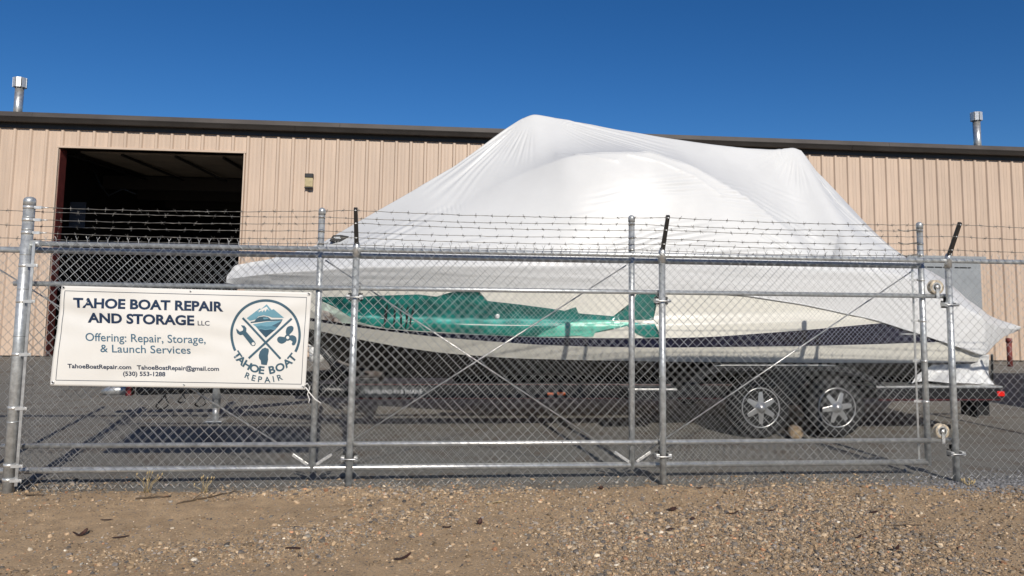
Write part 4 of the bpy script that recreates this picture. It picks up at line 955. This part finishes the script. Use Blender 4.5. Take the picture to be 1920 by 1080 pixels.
# ------------------------------------------------------------------ unseen box trailer, added off right to cast the long shadow by the wall
bt=thing('added_shadow_trailer','unseen white box trailer added past the boat stern to cast the long shadow','trailer',(11.0,8.0,0))
mb=MB(); mb.box((8.15,6.95,.42),(14.0,9.05,2.52)); build('box_body',mb,WHITEP,bt,.05)
mb=MB(); mb.box((8.13,6.93,.36),(14.02,9.07,.419)); build('frame',mb,BLACKSTEEL,bt,.01)
mb=MB(); mb.box((10.2,6.925,.6),(11.0,6.948,2.3)); d=build('door',mb,WHITEP,bt,.008)
mb=MB(); mb.box((10.26,6.905,1.3),(10.34,6.924,1.42)); build('handle',mb,BLK,d,.004)
for x in (11.4,12.25):
    for y in (6.98,8.82):
        mb=MB(); mb.lathe([(.18,.0),(.31,-.01),(.345,.03),(.345,.17),(.31,.2),(.18,.2)],(x,y,.345),'Y',32); w=build('tyre',mb,RUBBER,bt)
        mb=MB(); mb.lathe([(.0,-.012),(.06,-.012),(.08,.02),(.17,.03),(.18,-.006)],(x,y,.345),'Y',24); build('rim',mb,GALV2,w)
mb=MB(); mb.prism([(10.95,.40),(11.1,.70),(11.3,.80),(12.35,.80),(12.55,.70),(12.7,.40),(12.66,.40),(12.5,.66),(12.33,.76),(11.32,.76),(11.14,.66),(11.0,.40)],6.90,6.929); build('fender',mb,BLACKSTEEL,bt)
for x in (8.5,13.6):
    mb=MB(); mb.tube([(x,8.0,0.02),(x,8.0,.36)],.04,10); mb.box((x-.1,7.9,.0),(x+.1,8.1,.019)); build('support_leg',mb,GALV,bt)

# ------------------------------------------------------------------ gravel, stones, litter on the verge
GRAV, nt, b = nodes_of('gravel_stone')
at=nt.nodes.new('ShaderNodeAttribute'); at.attribute_name='tint'; no=N(nt,'ShaderNodeTexNoise',Scale=160.0,Detail=3.0)
tc=nt.nodes.new('ShaderNodeTexCoord'); nt.links.new(tc.outputs['Object'],no.inputs['Vector'])
c=mixc(nt,0.35,at.outputs['Color'],ramp(nt,no.outputs['Fac'],[(0.3,(0.25,0.25,0.25)),(0.7,(1,1,1))]),'MULTIPLY'); nt.links.new(c,b.inputs['Base Color']); b.inputs['Roughness'].default_value=0.85; b.inputs['Specular IOR Level'].default_value=.25
PAL=np.array([(0.30,0.22,0.14),(0.36,0.27,0.18),(0.24,0.19,0.14),(0.17,0.15,0.13),(0.42,0.33,0.23),(0.12,0.11,0.105),(0.24,0.225,0.20),(0.50,0.43,0.33),(0.40,0.22,0.13),(0.30,0.26,0.22),(0.55,0.50,0.42),(0.19,0.17,0.16)])
PW=np.array([.24,.19,.15,.1,.08,.06,.05,.02,.03,.06,.008,.05]); PW/=PW.sum()
oct_v=np.array([(1,0,0),(-1,0,0),(0,1,0),(0,-1,0),(0,0,1),(0,0,-1)],float); oct_f=np.array([(0,2,4),(2,1,4),(1,3,4),(3,0,4),(2,0,5),(1,2,5),(3,1,5),(0,3,5)])
t_=(1+5**.5)/2; ico_v=np.array([(-1,t_,0),(1,t_,0),(-1,-t_,0),(1,-t_,0),(0,-1,t_),(0,1,t_),(0,-1,-t_),(0,1,-t_),(t_,0,-1),(t_,0,1),(-t_,0,-1),(-t_,0,1)])/1.9
ico_f=np.array([(0,11,5),(0,5,1),(0,1,7),(0,7,10),(0,10,11),(1,5,9),(5,11,4),(11,10,2),(10,7,6),(7,1,8),(3,9,4),(3,4,2),(3,2,6),(3,6,8),(3,8,9),(4,9,5),(2,4,11),(6,2,10),(8,6,7),(9,8,1)])
def stones(name,n,smin,smax,power,bv,bf_,label,keepmask):
    x=rng.uniform(-4.2,6.2,n*3); y=rng.uniform(3.3,6.25,n*3)
    dens=keepmask(x,y); k=rng.random(n*3)<dens; x,y=x[k][:n],y[k][:n]; n=len(x)
    k=y<edge_y(x)+.04+.42*rng.random(len(x))**3.0; x,y=x[k],y[k]; n=len(x)
    s=smin+(smax-smin)*rng.random(n)**power
    sc=s[:,None]*rng.uniform(.65,1.25,(n,3))*np.array([1,1,.62])
    V=bv[None]*sc[:,None,:]*rng.uniform(.72,1.25,(n,len(bv),1))
    a=rng.uniform(0,2*math.pi,n); ca,sa=np.cos(a),np.sin(a)
    ti=rng.normal(0,.35,n); ct,st=np.cos(ti),np.sin(ti)
    Xr_=V[...,0]*ct[:,None]+V[...,2]*st[:,None]; Zr_=-V[...,0]*st[:,None]+V[...,2]*ct[:,None]; Yr_=V[...,1]
    X2=Xr_*ca[:,None]-Yr_*sa[:,None]; Y2=Xr_*sa[:,None]+Yr_*ca[:,None]
    z=np.maximum(dirt_h(x,y),0.0)+s*.18
    V=np.stack([X2+x[:,None],Y2+y[:,None],Zr_+z[:,None]],-1)
    F=bf_[None]+(np.arange(n)*len(bv))[:,None,None]
    me=np_mesh(name,V,F.reshape(-1,3),GRAV,False)
    ci_=rng.choice(len(PAL),n,p=PW); col=(PAL*np.array([1.02,.99,.94]))[ci_]*rng.uniform(.6,1.75,(n,1))
    grey=np.clip((x-3.0)/1.2,0,1)*np.clip((y-5.35)/.3,0,1); g_=np.array([.20,.20,.205])*rng.uniform(.7,1.6,(n,1)); col=np.where((rng.random(n)<grey)[:,None],g_,col)
    gl=np.clip((y-5.55)/.25,0,1)*.5*(x<3); g2=np.array([.19,.175,.155])*rng.uniform(.6,1.4,(n,1)); col=np.where((rng.random(n)<gl)[:,None],g2,col)
    cc=np.repeat(np.concatenate([col,np.ones((n,1))],1),len(bv),0).astype(np.float32)
    at_=me.attributes.new('tint','FLOAT_COLOR','POINT'); at_.data.foreach_set('color',cc.ravel())
    o=link(name,me); tag(o,label,'gravel',kind='stuff'); return o
def dm(x,y):
    d=fbm(x*.8+3,y*1.6,1.0,3); base=.25+.75*np.clip((x+1.2)/2.2,0,1)
    sandy=np.clip((d-.36)/.18,0,1); near=np.clip((4.35-y)/.5,0,1)
    r=.05+.95*np.clip(sandy*(.45+.55*base)+.15*base,0,1)
    patch=np.exp(-((x+1.0)/.8)**2-((y-5.35)/.15)**2)+.95*np.exp(-((x+2.0)/.7)**2-((y-5.05)/.22)**2)+.7*np.exp(-((x+1.2)/1.2)**2-((y-4.2)/.25)**2)+.6*np.exp(-((x-1.2)/.9)**2-((y-4.35)/.12)**2)
    return np.clip(r*(1-.92*np.clip(patch,0,1))*(1-.35*near),0.01,1)
stones('fine_gravel',165000,.003,.0095,2.0,oct_v,oct_f,'fine mixed gravel scattered over the dirt verge',dm)
stones('pebbles',34000,.0055,.020,3.8,ico_v,ico_f,'loose tan and grey pebbles lying on the dirt verge',dm)

def gpt(x,y): return float(max(dirt_h(np.array([x]),np.array([y]))[0],0.0))
# dry curled seed pods / leaves
def pod(x,y,L,ang,curl,w,label):
    z=gpt(x,y); o=thing('seed_pod',label,'seed pod',(x,y,z),'dry pods on the verge'); mb=MB(); n=14; rows=[]
    for i in range(n):
        t=i/(n-1)-.5; a=ang+curl*t; px=x+L*t*math.cos(ang)-L*curl*.25*(t*t-.1)*math.sin(ang); py=y+L*t*math.sin(ang)+L*curl*.25*(t*t-.1)*math.cos(ang)
        ww=w*(math.sin(math.pi*(t+.5))**.5+.05); zz_=z+.006+.025*abs(curl)*t*t*2
        rows.append((px,py,zz_,ww,a))
    for px,py,zz_,ww,a in rows:
        for s,dz in ((-1,.35),(-.4,0.0),(.4,0.0),(1,.35)): mb.v.append((px-ww*s*math.sin(a),py+ww*s*math.cos(a),zz_+ww*dz))
        for s,dz in ((1,.45),(.4,.16),(-.4,.16),(-1,.45)): mb.v.append((px-ww*s*math.sin(a),py+ww*s*math.cos(a),zz_+ww*dz))
    for i in range(n-1):
        for k in range(8): mb.face((i*8+k,i*8+(k+1)%8,(i+1)*8+(k+1)%8,(i+1)*8+k),True)
    mb.face(list(range(8))); mb.face([(n-1)*8+k for k in range(8)]); build('husk',mb,LEAFM,o)
PODS=[(-2.05,4.78,.085,.9,2.4,.016),(-1.80,4.72,.10,.35,.5,.009),(-2.02,5.06,.08,.1,.3,.007),(-.77,4.47,.095,-.1,.2,.012),(-.15,4.29,.13,.75,1.3,.012),(.30,4.86,.06,1.0,2.6,.016),(.10,4.80,.06,0.,.8,.010),(1.62,5.08,.07,.6,1.5,.022),(1.70,4.90,.06,1.1,.8,.014),(1.49,4.72,.06,.9,.6,.015),(2.02,5.02,.10,.2,1.4,.009),(2.30,5.06,.09,-.2,1.1,.009),(2.62,4.52,.07,.6,1.0,.009),(2.70,4.28,.10,.4,1.8,.010),(1.25,5.62,.05,1.2,1.4,.018),(2.0,5.60,.06,.0,.7,.012),(3.0,4.98,.07,.3,.9,.016),(-2.75,4.30,.05,.5,.7,.008)]
for i,(x,y,L,a,cu_,w) in enumerate(PODS):
    pod(x,y,L,a,cu_,w,'broad dark brown pod curled up on the dirt verge' if w>.0135 else ('long slim curved dark seed pod lying on the dirt verge' if cu_>.85 else 'nearly straight thin dark seed pod lying on the dirt verge'))
def twig(x,y,L,ang,m_,r,label,forks=2):
    z=gpt(x,y); o=thing('twig',label,'twig',(x,y,z)); rr=random.Random(int(x*1000)); mb=MB(); pts=[]
    for i in range(9):
        t=i/8; pts.append((x+L*(t-.5)*math.cos(ang)+rr.uniform(-.006,.006),y+L*(t-.5)*math.sin(ang)+rr.uniform(-.006,.006),z+.008+rr.uniform(0,.006)))
    mb.tube(pts,[r*(1-.06*i) for i in range(9)],6); st_=build('stem',mb,m_,o)
    for k in range(forks):
        p=pts[2+2*k]; a=ang+rr.choice((-1,1))*.6; mb=MB(); mb.tube([p,(p[0]+.3*L*math.cos(a),p[1]+.3*L*math.sin(a),p[2]+.012)],[r*.6,r*.3],5); build('shoot',mb,m_,o)
twig(3.05,4.72,.27,-.02,TWIGM,.004,'long thin dark twig lying on the open gravel',0)
twig(-2.62,4.62,.26,.05,STRAWM,.003,'pale dry straw stalk lying on bare dirt',0)
twig(-1.55,5.52,.42,.75,TWIGM,.006,'crooked brown twig leaning at the fence foot',2)
twig(-1.9,5.52,.22,.2,TWIGM,.006,'short dark twig on dirt below the banner',1)
twig(4.85,5.55,.30,.0,STRAWM,.005,'straight tan stick on the grey gravel heap',0)
twig(.45,5.30,.16,.6,STRAWM,.003,'thin pale stem among gravel between two fence posts',1)
twig(-2.75,5.66,.12,.0,TWIGM,.006,'small dark stick at the foot of the thick gate post',0)
def weed(x,y,h,n,m_,label):
    z=gpt(x,y); o=thing('dry_weed',label,'weed',(x,y,z)); rr=random.Random(int(x*777))
    for k in range(n):
        a=rr.uniform(0,6.28); l=rr.uniform(.02,.09)*max(h/.15,.75); hh=h*rr.uniform(.4,1); mb=MB()
        mb.tube([(x+rr.uniform(-.02,.02),y+rr.uniform(-.02,.02),z-.01),(x+l*.4*math.cos(a),y+l*.4*math.sin(a),z+hh*.6),(x+l*math.cos(a),y+l*math.sin(a),z+hh)],[.0022,.0018,.0008],4); build('stalk',mb,m_,o)
        p=Vector((x+l*math.cos(a),y+l*math.sin(a),z+hh)); mb=MB(); mb.tube([p,p+Vector((.004,0,.012)),p+Vector((.006,0,.022))],[.002,.005,.001],5); build('seed_head',mb,m_,o)
weed(-2.02,5.72,.16,9,STRAWM,'dry straw coloured weed at the fence foot under the banner')
weed(-1.62,5.70,.12,7,STRAWM,'sparse dry weed beside a crooked brown twig')
weed(4.22,5.68,.03,14,STRAWM,'straw litter gathered around a fence post foot')
